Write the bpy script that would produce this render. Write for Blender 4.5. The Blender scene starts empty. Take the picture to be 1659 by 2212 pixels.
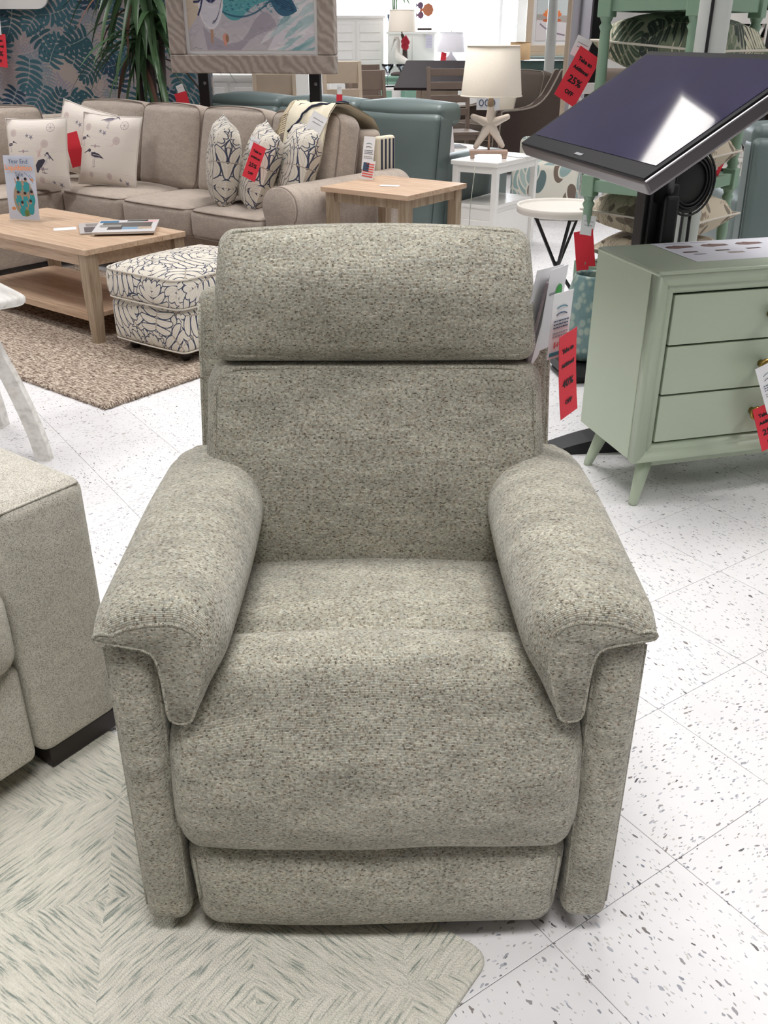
import bpy, bmesh, math, random
import numpy as np
from mathutils import Vector, Matrix, Euler
R = math.radians
C = bpy.context.scene.collection
sc = bpy.context.scene
random.seed(7)

# ------------------------------------------------------------------ camera
cam_d = bpy.data.cameras.new('camera'); cam = bpy.data.objects.new('camera', cam_d); C.objects.link(cam)
cam.location = (0, 0, 1.326); cam.rotation_euler = (R(90 - 27.21), 0, 0)
cam_d.sensor_fit = 'VERTICAL'; cam_d.sensor_height = 24.0; cam_d.lens = 24.0 * 1991.3 / 2212
cam_d.clip_start = .05; cam_d.clip_end = 200
sc.camera = cam
# ------------------------------------------------------------------ world, light, exposure
world = bpy.data.worlds.new('daylight'); sc.world = world; world.use_nodes = True
bg = world.node_tree.nodes['Background']; bg.inputs['Color'].default_value = (.90, .95, 1, 1); bg.inputs['Strength'].default_value = 5.0
sc.view_settings.view_transform = 'Standard'; sc.view_settings.look = 'None'
sc.view_settings.gamma = 1.0; sc.view_settings.use_curve_mapping = False
sc.view_settings.exposure = 0.25
sc.cycles.use_denoising = True
sc.cycles.max_bounces = 8; sc.cycles.diffuse_bounces = 4; sc.cycles.glossy_bounces = 4
sc.cycles.transmission_bounces = 6; sc.cycles.transparent_max_bounces = 24
sc.cycles.sample_clamp_indirect = 6.0
sc.cycles.caustics_reflective = False; sc.cycles.caustics_refractive = False
CEIL = 3.3
LAMP_W = 22.0
LAMPS = [(.05 + 3.0 * i, y) for i in (-2, -1, 0, 1, 2) for y in (.1, 2.25, 4.4, 6.55, 10.0, 12.6, 15.2)]
for i, (x, y) in enumerate(LAMPS):
    ld = bpy.data.lights.new('ceiling_lamp', 'AREA'); ld.shape = 'RECTANGLE'; ld.size = 1.18; ld.size_y = .58
    ld.energy = LAMP_W; ld.spread = R(112); ld.color = (1.0, .985, .965)
    lo = bpy.data.objects.new('ceiling_lamp', ld); C.objects.link(lo); lo.location = (x, y, CEIL - .035)
def window_lamp(loc, rot, sx, sy, e, col=(.88, .94, 1)):
    ld = bpy.data.lights.new('window_daylight', 'AREA'); ld.shape = 'RECTANGLE'; ld.size = sx; ld.size_y = sy
    ld.energy = e; ld.color = col
    lo = bpy.data.objects.new('window_daylight', ld); C.objects.link(lo); lo.location = loc; lo.rotation_euler = rot
window_lamp((1.2, 16.3, 1.6), (R(-90), 0, 0), 5.0, 2.0, 260)

# ------------------------------------------------------------------ naming helpers
def tag(o, label=None, cat=None, group=None, kind=None):
    if label: o['label'] = label
    if cat: o['category'] = cat
    if group: o['group'] = group
    if kind: o['kind'] = kind
    return o
def thing(name, label, cat, loc=(0, 0, 0), rz=0, group=None, rot=None):
    o = bpy.data.objects.new(name, None); C.objects.link(o); o.empty_display_size = .05
    o.location = loc; o.rotation_euler = rot if rot else (0, 0, R(rz))
    return tag(o, label, cat, group)
def copy_tree(o, parent=None):
    c = o.copy(); C.objects.link(c); c.parent = parent
    for ch in [k for k in o.children]: copy_tree(ch, c)
    return c

# ------------------------------------------------------------------ mesh helpers
def V(*a): return Vector(a)
class MB:
    def __init__(s): s.v = []; s.f = []; s.uv = []; s.sm = []
    def add(s, vs, fs, uvs=None, smooth=True, fn=None):
        o = len(s.v)
        s.v += [Vector(fn(Vector(p))) if fn else Vector(p) for p in vs]
        for i, f in enumerate(fs):
            s.f.append([o + k for k in f]); s.sm.append(smooth)
            s.uv.append(uvs[i] if uvs else [(vs[k][0] + vs[k][1] * .37, vs[k][2] + vs[k][1] * .81) for k in f])
        return s
    def build(s, name, mat, parent=None, loc=(0, 0, 0), rot=(0, 0, 0), kind=None, label=None):
        me = bpy.data.meshes.new(name); me.from_pydata([tuple(p) for p in s.v], [], s.f)
        uvl = me.uv_layers.new(name='UVMap')
        flat = [c for fu in s.uv for p in fu for c in p]
        uvl.data.foreach_set('uv', flat)
        me.polygons.foreach_set('use_smooth', s.sm)
        me.materials.append(mat); me.update()
        o = bpy.data.objects.new(name, me); C.objects.link(o); o.parent = parent
        o.location = loc; o.rotation_euler = rot
        if kind: o['kind'] = kind
        if label: o['label'] = label
        return o
    # --- rounded box: c centre, d full sizes, r edge radius, nf flat cells per axis, nc corner cells
    def soft(s, c, d, r, nf=(1, 1, 1), nc=2, puff=(0, 0, 0), fn=None, wrap='box', smooth=True):
        h = [x / 2 for x in d]; r = min(r, min(h) * .999)
        ax = []
        for k in range(3):
            lo = [-h[k] + r - r * math.tan(math.pi / 4 * (1 - t / nc)) for t in range(nc)]
            n = max(1, nf[k]); mid = [-h[k] + r + (2 * h[k] - 2 * r) * t / n for t in range(n + 1)]
            hi = [-q for q in reversed(lo)]
            ax.append(lo + mid + hi)
        vid = {}; vs = []; base = []; fs = []; uvs = []
        def P(q):
            cl = [max(-(h[k] - r), min(h[k] - r, q[k])) for k in range(3)]
            dv = Vector([q[k] - cl[k] for k in range(3)])
            if dv.length > 1e-9: dv = dv.normalized() * r
            p = Vector(cl) + dv
            u = [p[k] / h[k] for k in range(3)]
            for k in range(3):
                if puff[k]:
                    a, b = (k + 1) % 3, (k + 2) % 3
                    p[k] += puff[k] * u[k] * max(0, 1 - u[a] ** 2) * max(0, 1 - u[b] ** 2)
            return p
        def get(i, j, k):
            key = (i, j, k)
            if key not in vid:
                q = (ax[0][i], ax[1][j], ax[2][k])
                vid[key] = len(vs); base.append(Vector(q)); vs.append(Vector(c) + P(q))
            return vid[key]
        N = [len(a) - 1 for a in ax]
        def uvmap(q, face):
            x, y, z = q; hx, hy, hz = h
            if wrap == 'x':
                return {'-y': (x, z), '+z': (x, hz + y + hy), '-z': (x, -hz - y - hy), '+y': (x, 2 * hz + 2 * hy - z), '-x': (y, z), '+x': (y, z)}[face]
            if wrap == 'y':
                return {'-y': (x, z), '+z': (x, y), '-z': (x, y), '+y': (x, z), '-x': (-hx - (hz - z), y), '+x': (hx + hz - z, y)}[face]
            return {'-y': (x, z), '+y': (x, z), '+z': (x, y), '-z': (x, y), '-x': (y, z), '+x': (y, z)}[face]
        def quad(a, b, cc, dd, face):
            ids = [get(*a), get(*b), get(*cc), get(*dd)]
            fs.append(ids)
            uvs.append([(lambda t: (t[0] + c[0], t[1] + c[2]))(uvmap(base[k], face)) for k in ids])
        for i in range(N[0]):
            for j in range(N[1]):
                quad((i, j, 0), (i, j + 1, 0), (i + 1, j + 1, 0), (i + 1, j, 0), '-z')
                quad((i, j, N[2]), (i + 1, j, N[2]), (i + 1, j + 1, N[2]), (i, j + 1, N[2]), '+z')
        for i in range(N[0]):
            for k in range(N[2]):
                quad((i, 0, k), (i + 1, 0, k), (i + 1, 0, k + 1), (i, 0, k + 1), '-y')
                quad((i, N[1], k), (i, N[1], k + 1), (i + 1, N[1], k + 1), (i + 1, N[1], k), '+y')
        for j in range(N[1]):
            for k in range(N[2]):
                quad((0, j, k), (0, j, k + 1), (0, j + 1, k + 1), (0, j + 1, k), '-x')
                quad((N[0], j, k), (N[0], j + 1, k), (N[0], j + 1, k + 1), (N[0], j, k + 1), '+x')
        return s.add(vs, fs, uvs, smooth, fn)
    def box(s, c, d, r=.004, fn=None, wrap='box'):
        return s.soft(c, d, r, (1, 1, 1), 1, fn=fn, wrap=wrap, smooth=False)
    # --- loft through rings of equal length
    def loft(s, rings, closed=True, caps=True, fn=None, smooth=True, swap=False):
        n = len(rings[0]); vs = [Vector(p) for r_ in rings for p in r_]; fs = []; uvs = []
        m = n if closed else n - 1
        lens = [0]
        for j in range(n): lens.append(lens[-1] + (Vector(rings[len(rings) // 2][(j + 1) % n]) - Vector(rings[len(rings) // 2][j])).length)
        acc = 0
        for i in range(len(rings) - 1):
            st = sum(((Vector(rings[i + 1][j]) - Vector(rings[i][j])).length for j in range(n)), 0) / n
            for j in range(m):
                k = (j + 1) % n
                fs.append([i * n + j, i * n + k, (i + 1) * n + k, (i + 1) * n + j])
                q = [(lens[j], acc), (lens[j + 1], acc), (lens[j + 1], acc + st), (lens[j], acc + st)]
                uvs.append([(b, a) for a, b in q] if swap else q)
            acc += st
        if caps and closed:
            a = list(range(n))[::-1]; b = [(len(rings) - 1) * n + k for k in range(n)]
            for f in (a, b):
                fs.append(f); uvs.append([(vs[k].x, vs[k].z) for k in f])
        return s.add(vs, fs, uvs, smooth, fn)
    def tube(s, pts, r, n=8, closed=False, caps=True, fn=None):
        pts = [Vector(p) for p in pts]; N = len(pts); rings = []
        rr = r if hasattr(r, '__len__') else [r] * N
        up = None
        for i, p in enumerate(pts):
            a = pts[(i - 1) % N] if (i > 0 or closed) else p; b = pts[(i + 1) % N] if (i < N - 1 or closed) else p
            t = (b - a).normalized() if (b - a).length > 1e-9 else Vector((0, 0, 1))
            if up is None: up = Vector((0, 0, 1)) if abs(t.z) < .9 else Vector((1, 0, 0))
            up = (up - t * up.dot(t)).normalized(); sd = t.cross(up)
            rings.append([p + (up * math.cos(2 * math.pi * k / n) + sd * math.sin(2 * math.pi * k / n)) * rr[i] for k in range(n)])
        if closed: rings.append(rings[0])
        return s.loft(rings, True, caps and not closed, fn)
    def lathe(s, prof, c=(0, 0, 0), n=20, fn=None, smooth=True):
        rings = [[(c[0] + max(r_, 1e-5) * math.cos(2 * math.pi * k / n), c[1] + max(r_, 1e-5) * math.sin(2 * math.pi * k / n), c[2] + z) for k in range(n)] for r_, z in prof]
        return s.loft(rings, True, True, fn, smooth)
    # --- flat polygon (x, z) with thickness along y
    def prism(s, poly, y0, y1, fn=None, smooth=False, uvn=None):
        n = len(poly); vs = [(x, y0, z) for x, z in poly] + [(x, y1, z) for x, z in poly]
        fs = [list(range(n)), list(range(n, 2 * n))[::-1]] + [[j, n + j, n + (j + 1) % n, (j + 1) % n] for j in range(n)]
        if uvn:
            x0, x1, z0, z1 = uvn; g = lambda k: ((vs[k][0] - x0) / (x1 - x0), (vs[k][2] - z0) / (z1 - z0))
            uvs = [[g(k) for k in f] for f in fs]
        else: uvs = [[(vs[k][0], vs[k][2]) for k in f] for f in fs[:2]] + [[(vs[k][0] + vs[k][1], vs[k][2]) for k in f] for f in fs[2:]]
        return s.add(vs, fs, uvs, smooth, fn)
def crom(pts, n, closed=True):
    pts = [Vector(p) for p in pts]; N = len(pts); out = []
    segs = N if closed else N - 1
    for i in range(segs):
        g = lambda k: pts[k % N] if closed else pts[max(0, min(N - 1, k))]
        p0, p1, p2, p3 = g(i - 1), g(i), g(i + 1), g(i + 2)
        for t in range(n):
            t = t / n
            out.append(.5 * ((2 * p1) + (p2 - p0) * t + (2 * p0 - 5 * p1 + 4 * p2 - p3) * t * t + (3 * p1 - p0 - 3 * p2 + p3) * t ** 3))
    if not closed: out.append(pts[-1])
    return out
def rrect(hx, hz, r, n=5):
    out = []
    for cx, cz, a0 in ((hx - r, hz - r, 0), (-hx + r, hz - r, 90), (-hx + r, -hz + r, 180), (hx - r, -hz + r, 270)):
        for k in range(n + 1):
            a = R(a0 + 90 * k / n); out.append((cx + r * math.cos(a), cz + r * math.sin(a)))
    return out
def sstep(a, b, x):
    t = max(0, min(1, (x - a) / (b - a))); return t * t * (3 - 2 * t)
def rotz(a):
    m = Matrix.Rotation(R(a), 3, 'Z'); return lambda p: m @ p
def text_part(txt, size, mat, parent, loc, rot=(0, 0, 0), name='lettering', align='CENTER', stretch=1.0, bold=0.0):
    cu = bpy.data.curves.new('t', 'FONT'); cu.body = txt; cu.size = size; cu.align_x = align; cu.align_y = 'CENTER'; cu.offset = bold; cu.extrude = .0001; cu.resolution_u = 2
    to = bpy.data.objects.new('t', cu); C.objects.link(to)
    dg = bpy.context.evaluated_depsgraph_get(); me = bpy.data.meshes.new_from_object(to.evaluated_get(dg))
    bpy.data.objects.remove(to); bpy.data.curves.remove(cu)
    me.name = name; me.materials.clear(); me.materials.append(mat)
    o = bpy.data.objects.new(name, me); C.objects.link(o); o.parent = parent; o.location = loc; o.rotation_euler = rot; o.scale = (stretch, 1, 1)
    return o

# ------------------------------------------------------------------ material helpers
def srgb(r, g, b):
    f = lambda c: c / 255 / 12.92 if c / 255 <= .04045 else ((c / 255 + .055) / 1.055) ** 2.4
    return (f(r), f(g), f(b))
class NT:
    def __init__(s, name):
        s.m = bpy.data.materials.new(name); s.m.use_nodes = True; s.t = s.m.node_tree
        s.p = s.t.nodes['Principled BSDF']; s.out = s.t.nodes['Material Output']
    def n(s, typ, ins=None, **kw):
        nd = s.t.nodes.new('ShaderNode' + typ)
        for k, v in kw.items(): setattr(nd, k, v)
        for k, v in (ins or {}).items(): s.set(nd.inputs[k], v)
        return nd
    def set(s, sock, v):
        if isinstance(v, bpy.types.NodeSocket): s.t.links.new(v, sock)
        elif hasattr(v, '__len__') and not isinstance(v, str) and sock.type == 'RGBA' and len(v) == 3: sock.default_value = (*v, 1)
        else: sock.default_value = v
    def math(s, op, a, b=0.0, c=0.0, clamp=False):
        nd = s.n('Math', operation=op, use_clamp=clamp); s.set(nd.inputs[0], a); s.set(nd.inputs[1], b)
        if op in ('SMOOTH_MIN', 'MULTIPLY_ADD', 'WRAP', 'COMPARE'): s.set(nd.inputs[2], c)
        return nd.outputs[0]
    def mix(s, f, a, b, mode='MIX'):
        nd = s.n('Mix', data_type='RGBA', blend_type=mode); s.set(nd.inputs[0], f); s.set(nd.inputs[6], a); s.set(nd.inputs[7], b); return nd.outputs[2]
    def ramp(s, f, stops, interp='LINEAR'):
        nd = s.n('ValToRGB'); r_ = nd.color_ramp; r_.interpolation = interp
        while len(r_.elements) < len(stops): r_.elements.new(.5)
        for e, (p, c) in zip(r_.elements, stops): e.position = p; e.color = (*c, 1)
        s.set(nd.inputs[0], f); return nd.outputs[0]
    def mr(s, v, a, b, c=0.0, d=1.0):
        nd = s.n('MapRange'); s.set(nd.inputs[0], v)
        for i, q in enumerate((a, b, c, d)): s.set(nd.inputs[i + 1], q)
        return nd.outputs[0]
    def noise(s, vec, scale, detail=2, rough=.5, dist=0):
        nd = s.n('TexNoise'); s.set(nd.inputs['Vector'], vec); nd.inputs['Scale'].default_value = scale; nd.inputs['Detail'].default_value = detail
        nd.inputs['Roughness'].default_value = rough; nd.inputs['Distortion'].default_value = dist; return nd.outputs['Fac']
    def mapping(s, vec, scale=(1, 1, 1), rot=(0, 0, 0), loc=(0, 0, 0)):
        nd = s.n('Mapping'); s.set(nd.inputs[0], vec); nd.inputs[1].default_value = loc; nd.inputs[2].default_value = rot; nd.inputs[3].default_value = scale; return nd.outputs[0]
    def obj(s): return s.n('TexCoord').outputs['Object']
    def uv(s): return s.n('UVMap').outputs[0]
    def base(s, col, rough=.5, metal=0.0, spec=.5):
        s.set(s.p.inputs['Base Color'], col); s.set(s.p.inputs['Roughness'], rough); s.set(s.p.inputs['Metallic'], metal); s.p.inputs['Specular IOR Level'].default_value = spec; return s
    def bump(s, h, strength=.3, dist=.001):
        nd = s.n('Bump'); nd.inputs['Strength'].default_value = strength; nd.inputs['Distance'].default_value = dist; s.set(nd.inputs['Height'], h)
        s.set(s.p.inputs['Normal'], nd.outputs[0]); return s
    def sheen(s, w, rough=.5, tint=(1, 1, 1)):
        s.p.inputs['Sheen Weight'].default_value = w; s.p.inputs['Sheen Roughness'].default_value = rough; s.p.inputs['Sheen Tint'].default_value = (*tint, 1); return s
def plain(name, rgb, rough=.5, metal=0.0, vary=.06, scale=6.0, spec=.5, bump=0.0, bscale=200.0, coat=0.0):
    m = NT(name); co = m.obj(); c = srgb(*rgb)
    f = m.noise(co, scale, 3)
    col = m.mix(f, tuple(x * (1 - vary) for x in c), tuple(min(1, x * (1 + vary)) for x in c))
    m.base(col, rough, metal, spec)
    if bump: m.bump(m.noise(co, bscale, 2), bump, .001)
    if coat: m.p.inputs['Coat Weight'].default_value = coat
    return m.m
def weave(name, stops, w=.006, h=.003, gap=.45, sheen=.25, mottle=(.86, 1.1), mscale=9.0, bump=.5, uvscale=1.0, rough=.9, lines=True):
    """woven yarn: short horizontal yarn dashes of random tones along UV rows"""
    m = NT(name); uv = m.uv(); sp = m.n('SeparateXYZ', {0: uv})
    nz = m.noise(uv, 30.0, 2)
    yy = m.math('DIVIDE', m.math('ADD', sp.outputs[1], m.math('MULTIPLY', nz, h * 2.2)), h * uvscale)
    row = m.math('FLOOR', yy)
    rw = m.n('TexWhiteNoise', {'W': row}, noise_dimensions='1D').outputs['Value']
    xx = m.math('ADD', m.math('DIVIDE', sp.outputs[0], w * uvscale), m.math('MULTIPLY', rw, 17.3))
    col = m.math('FLOOR', xx)
    cmb = m.n('CombineXYZ', {0: col, 1: row})
    rnd = m.n('TexWhiteNoise', {'Vector': cmb.outputs[0]}, noise_dimensions='2D').outputs['Value']
    c = m.ramp(rnd, stops, 'CONSTANT')
    fy = m.math('FRACT', yy); fx = m.math('FRACT', xx)
    a = m.math('ABSOLUTE', m.math('SUBTRACT', m.math('MULTIPLY', fy, 2.0), 1.0)); b = m.math('ABSOLUTE', m.math('SUBTRACT', m.math('MULTIPLY', fx, 2.0), 1.0))
    hh = m.math('MULTIPLY', m.math('SUBTRACT', 1.0, m.math('POWER', a, 3.0)), m.math('SUBTRACT', 1.0, m.math('POWER', b, 6.0)))
    sh = m.mr(hh, 0.0, .8, gap, 1.0)
    c = m.mix(1.0, c, m.n('CombineColor', {0: sh, 1: sh, 2: sh}).outputs[0], 'MULTIPLY')
    mo = m.noise(m.mapping(uv, (1, 2.6, 1)), mscale, 4, .6)
    mo = m.mr(mo, .3, .7, mottle[0], mottle[1])
    c = m.mix(1.0, c, m.n('CombineColor', {0: mo, 1: mo, 2: mo}).outputs[0], 'MULTIPLY')
    m.base(c, rough, 0, .15).sheen(sheen, .5)
    m.bump(hh, bump, .0012)
    return m.m

def chenille(name, tones, h=.0021, w=.0042, gap=.62, mottle=(.74, 1.18), bump=.6, sheen=.3):
    """ribbed chenille: fine yarn rows, each a run of soft dashes from dark to light, brushed into paler and darker patches"""
    m = NT(name); uv = m.uv(); sp = m.n('SeparateXYZ', {0: uv})
    yy = m.math('DIVIDE', m.math('ADD', sp.outputs[1], m.math('MULTIPLY', m.noise(uv, 26.0, 2), h * 2.0)), h)
    row = m.math('FLOOR', yy); rw = m.n('TexWhiteNoise', {'W': row}, noise_dimensions='1D').outputs['Value']
    xx = m.math('ADD', m.math('DIVIDE', sp.outputs[0], w), m.math('MULTIPLY', rw, 91.7))
    vec = m.n('CombineXYZ', {0: xx, 1: m.math('MULTIPLY', row, 7.31)}).outputs[0]
    f = m.n('TexNoise', {'Vector': vec, 'Scale': 1.0, 'Detail': 2.0, 'Roughness': .6}, noise_dimensions='2D').outputs['Fac']
    c = m.ramp(f, tones)
    hue = m.n('TexNoise', {'Vector': m.n('CombineXYZ', {0: m.math('MULTIPLY', xx, .6), 1: m.math('MULTIPLY', row, 3.1)}).outputs[0], 'Scale': 1.0, 'Detail': 1.0}, noise_dimensions='2D').outputs['Fac']
    c = m.mix(.32, c, m.ramp(hue, [(.35, srgb(206, 178, 150)), (.5, srgb(190, 188, 176)), (.65, srgb(168, 184, 186))]), 'MULTIPLY') if False else m.mix(m.mr(hue, .55, .75, 0, .35), m.mix(m.mr(hue, .45, .25, 0, .35), c, srgb(150, 122, 98)), srgb(150, 160, 162))
    fy = m.math('FRACT', yy); a = m.math('ABSOLUTE', m.math('SUBTRACT', m.math('MULTIPLY', fy, 2.0), 1.0)); hh = m.math('SUBTRACT', 1.0, m.math('POWER', a, 2.5))
    sh = m.mr(hh, 0.0, .7, gap, 1.0)
    mo = m.noise(m.mapping(uv, (1, 3.2, 1)), 7.0, 5, .62); fine = m.noise(m.mapping(uv, (1, 7, 1)), 38.0, 3, .6)
    mo = m.math('MULTIPLY', m.mr(mo, .3, .7, mottle[0], mottle[1]), m.mr(fine, .3, .7, .88, 1.1)); sh = m.math('MULTIPLY', sh, mo)
    c = m.mix(1.0, c, m.n('CombineColor', {0: sh, 1: sh, 2: sh}).outputs[0], 'MULTIPLY')
    m.base(c, .9, 0, .15).sheen(sheen, .5); m.bump(m.math('ADD', hh, m.math('MULTIPLY', f, 1.6)), bump, .0009)
    return m.m

# ------------------------------------------------------------------ flat print painted with numpy (textiles, pictures, cards)
class Canvas:
    def __init__(s, w, h, bg): s.w, s.h = w, h; s.a = np.zeros((h, w, 3)); s.a[:] = np.array(bg) / 255
    def _blend(s, x0, y0, cov, col, wrap):
        hh, ww = cov.shape; col = np.array(col) / 255
        if wrap:
            ix = np.ix_(np.arange(y0, y0 + hh) % s.h, np.arange(x0, x0 + ww) % s.w)
            s.a[ix] = s.a[ix] * (1 - cov[..., None]) + col * cov[..., None]
        else:
            ax, ay = max(0, x0), max(0, y0); bx, by = min(s.w, x0 + ww), min(s.h, y0 + hh)
            if bx <= ax or by <= ay: return
            c = cov[ay - y0:by - y0, ax - x0:bx - x0, None]
            s.a[ay:by, ax:bx] = s.a[ay:by, ax:bx] * (1 - c) + col * c
    def poly(s, pts, col, al=1.0, wrap=False):
        P = np.array(pts, float); x0, y0 = np.floor(P.min(0)).astype(int) - 1; x1, y1 = np.ceil(P.max(0)).astype(int) + 1
        if not wrap: x0, y0 = max(x0, 0), max(y0, 0); x1, y1 = min(x1, s.w), min(y1, s.h)
        if x1 <= x0 or y1 <= y0: return
        n = 2; xs = x0 + (np.arange((x1 - x0) * n) + .5) / n; ys = y0 + (np.arange((y1 - y0) * n) + .5) / n
        ins = np.zeros((len(ys), len(xs)), bool)
        Q = np.roll(P, -1, 0)
        for (ax, ay), (bx, by) in zip(P, Q):
            if ay == by: continue
            m = (ys > min(ay, by)) & (ys <= max(ay, by))
            if not m.any(): continue
            xc = ax + (ys[m] - ay) / (by - ay) * (bx - ax)
            ins[m] ^= xs[None, :] > xc[:, None]
        cov = ins.reshape(y1 - y0, n, x1 - x0, n).mean((1, 3)) * al
        s._blend(x0, y0, cov, col, wrap)
    def stroke(s, pts, wd, col, al=1.0, wrap=False):
        wd = list(wd) if hasattr(wd, '__len__') else [wd] * len(pts)
        P = np.array(pts, float); mw = max(wd) / 2 + 1.5
        x0, y0 = np.floor(P.min(0) - mw).astype(int); x1, y1 = np.ceil(P.max(0) + mw).astype(int)
        if not wrap: x0, y0 = max(x0, 0), max(y0, 0); x1, y1 = min(x1, s.w), min(y1, s.h)
        if x1 <= x0 or y1 <= y0: return
        X, Y = np.meshgrid(np.arange(x0, x1) + .5, np.arange(y0, y1) + .5); cov = np.zeros(X.shape)
        for i in range(len(P) - 1):
            d = P[i + 1] - P[i]; L = max(d @ d, 1e-9)
            t = np.clip(((X - P[i, 0]) * d[0] + (Y - P[i, 1]) * d[1]) / L, 0, 1)
            dist = np.hypot(X - P[i, 0] - t * d[0], Y - P[i, 1] - t * d[1])
            cov = np.maximum(cov, np.clip((wd[i] * (1 - t) + wd[i + 1] * t) / 2 - dist + .5, 0, 1))
        s._blend(x0, y0, cov * al, col, wrap)
    def ell(s, cx, cy, rx, ry, col, al=1.0, rot=0, n=28, wrap=False):
        c, q = math.cos(R(rot)), math.sin(R(rot))
        s.poly([(cx + rx * math.cos(2 * math.pi * k / n) * c - ry * math.sin(2 * math.pi * k / n) * q, cy + rx * math.cos(2 * math.pi * k / n) * q + ry * math.sin(2 * math.pi * k / n) * c) for k in range(n)], col, al, wrap)
    def image(s, name):
        im = bpy.data.images.new(name, s.w, s.h); px = np.ones((s.h, s.w, 4), np.float32); px[..., :3] = np.clip(s.a, 0, 1)
        im.pixels.foreach_set(px.ravel()); im.update(); return im
def print_mat(name, canvas, rough=.85, scale=(1, 1), loc=(0, 0), rot=0, weavebump=0.0, spec=.3, sheen=0.0):
    m = NT(name); im = m.n('TexImage', {0: m.mapping(m.uv(), (scale[0], scale[1], 1), (0, 0, R(rot)), (loc[0], loc[1], 0))}); im.image = canvas.image(name)
    m.base(im.outputs[0], rough, 0, spec)
    if weavebump:
        w1 = m.n('TexWave', {'Vector': m.uv(), 'Scale': 260.0}, bands_direction='X').outputs['Fac']; w2 = m.n('TexWave', {'Vector': m.uv(), 'Scale': 260.0}, bands_direction='Y').outputs['Fac']
        m.bump(m.math('ADD', w1, w2), weavebump, .0005)
    if sheen: m.sheen(sheen)
    return m.m
def bez(p0, p1, p2, n=10): return [((1 - t) ** 2 * p0[0] + 2 * t * (1 - t) * p1[0] + t * t * p2[0], (1 - t) ** 2 * p0[1] + 2 * t * (1 - t) * p1[1] + t * t * p2[1]) for t in [k / n for k in range(n + 1)]]
def paint_leaf(c, x, y, ang, L, W, body, vein, rim=None, lobes=9, fill=.86, bend=.18, wrap=True, rimw=5, ribs=2, midw=None):
    a = R(ang); ex, ey = math.cos(a), math.sin(a)
    T_ = lambda u, v: (x + u * ex - v * ey, y + u * ey + v * ex)
    mid = [(u * L, bend * L * (u - u * u) * 1.0) for u in [k / 12 for k in range(13)]]
    def mp(u): k = min(11, int(u * 12)); t = u * 12 - k; return (mid[k][0] * (1 - t) + mid[k + 1][0] * t, mid[k][1] * (1 - t) + mid[k + 1][1] * t)
    strokes = []
    for k in range(lobes):
        u = .04 + .9 * k / (lobes - 1); ln = W * (math.sin(math.pi * min(1, .22 + .78 * u)) ** .6 * .9 + .12)
        for sg in (1, -1):
            th = R(100 - 72 * u) * sg; b = mp(u); e = (b[0] + ln * math.cos(th), b[1] + ln * math.sin(th))
            m_ = (b[0] + ln * .55 * math.cos(th + .32 * sg), b[1] + ln * .55 * math.sin(th + .32 * sg))
            pts = [T_(*q) for q in bez(b, m_, e, 6)]; wd = L / lobes * fill * 1.05
            strokes.append((pts, [wd * f for f in (.55, .85, 1.0, 1.05, 1.0, .85, .5)]))
    if rim:
        for p, w in strokes: c.stroke(p, [q + rimw * 2 for q in w], rim, 1, wrap)
    for p, w in strokes:
        c.stroke(p, w, body, 1, wrap)
    for p, w in strokes:
        for k in range(ribs):
            o = (k - (ribs - 1) / 2) * w[3] / max(1, ribs) * .9
            q = []
            for i, pt in enumerate(p):
                j = min(i + 1, len(p) - 1); i0 = max(0, i - 1); dx, dy = p[j][0] - p[i0][0], p[j][1] - p[i0][1]; d = math.hypot(dx, dy) or 1
                f = min(1, i / 3); q.append((pt[0] - dy / d * o * f, pt[1] + dx / d * o * f))
            c.stroke(q[:-1], 1.6 if ribs else 1, vein, .75, wrap)
    mw = midw or L * .028
    c.stroke([T_(*q) for q in mid], [mw * (1.2 - .9 * k / 12) for k in range(13)], vein, 1, wrap)
# ================================================================== SETTING
m = NT('vinyl_tile'); tc = m.n('TexCoord').outputs['Object']; oi = m.n('ObjectInfo').outputs['Random']
off = m.n('CombineXYZ', {0: m.math('MULTIPLY', oi, 37.0), 1: m.math('MULTIPLY', oi, 91.0), 2: 0.0}).outputs[0]
co = m.n('VectorMath', {0: tc, 1: off}, operation='ADD').outputs[0]
wob = m.n('TexNoise', {'Vector': co, 'Scale': 60.0, 'Detail': 2.0}).outputs['Color']
cw = m.n('VectorMath', {0: m.n('VectorMath', {0: wob, 1: (.5, .5, .5)}, operation='SUBTRACT').outputs[0], 'Scale': .012}, operation='SCALE').outputs[0]
co2 = m.n('VectorMath', {0: co, 1: cw}, operation='ADD').outputs[0]
col = m.mix(m.noise(co, 9.0, 4, .6), srgb(221, 219, 220), srgb(233, 232, 234))
def flecks(co, col, scale, stretch, rot, keep, size, ramp):
    mp = m.mapping(co, (scale * stretch, scale, scale), (0, 0, rot))
    vo = m.n('TexVoronoi', {'Vector': mp, 'Scale': 1.0, 'Randomness': 1.0}, voronoi_dimensions='2D')
    sp = m.n('SeparateColor', {0: vo.outputs['Color']})
    rad = m.math('MULTIPLY', m.math('ADD', sp.outputs[1], .25), size)
    on = m.math('MULTIPLY', m.math('LESS_THAN', vo.outputs['Distance'], rad), m.math('LESS_THAN', sp.outputs[0], keep))
    return m.mix(m.math('MULTIPLY', on, m.math('ADD', m.math('MULTIPLY', sp.outputs[2], .5), .45)), col, m.ramp(sp.outputs[2], ramp))
grey = [(0, srgb(160, 164, 180)), (.45, srgb(104, 108, 124)), (.75, srgb(118, 106, 100)), (1, srgb(66, 65, 72))]
col = flecks(co2, col, 30.0, 2.8, .35, .20, .19, grey)
col = flecks(co2, col, 52.0, 2.6, -.25, .18, .21, grey)
col = flecks(co2, col, 75.0, 2.4, .9, .2, .26, [(0, srgb(175, 165, 150)), (1, srgb(120, 125, 140))])
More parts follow.
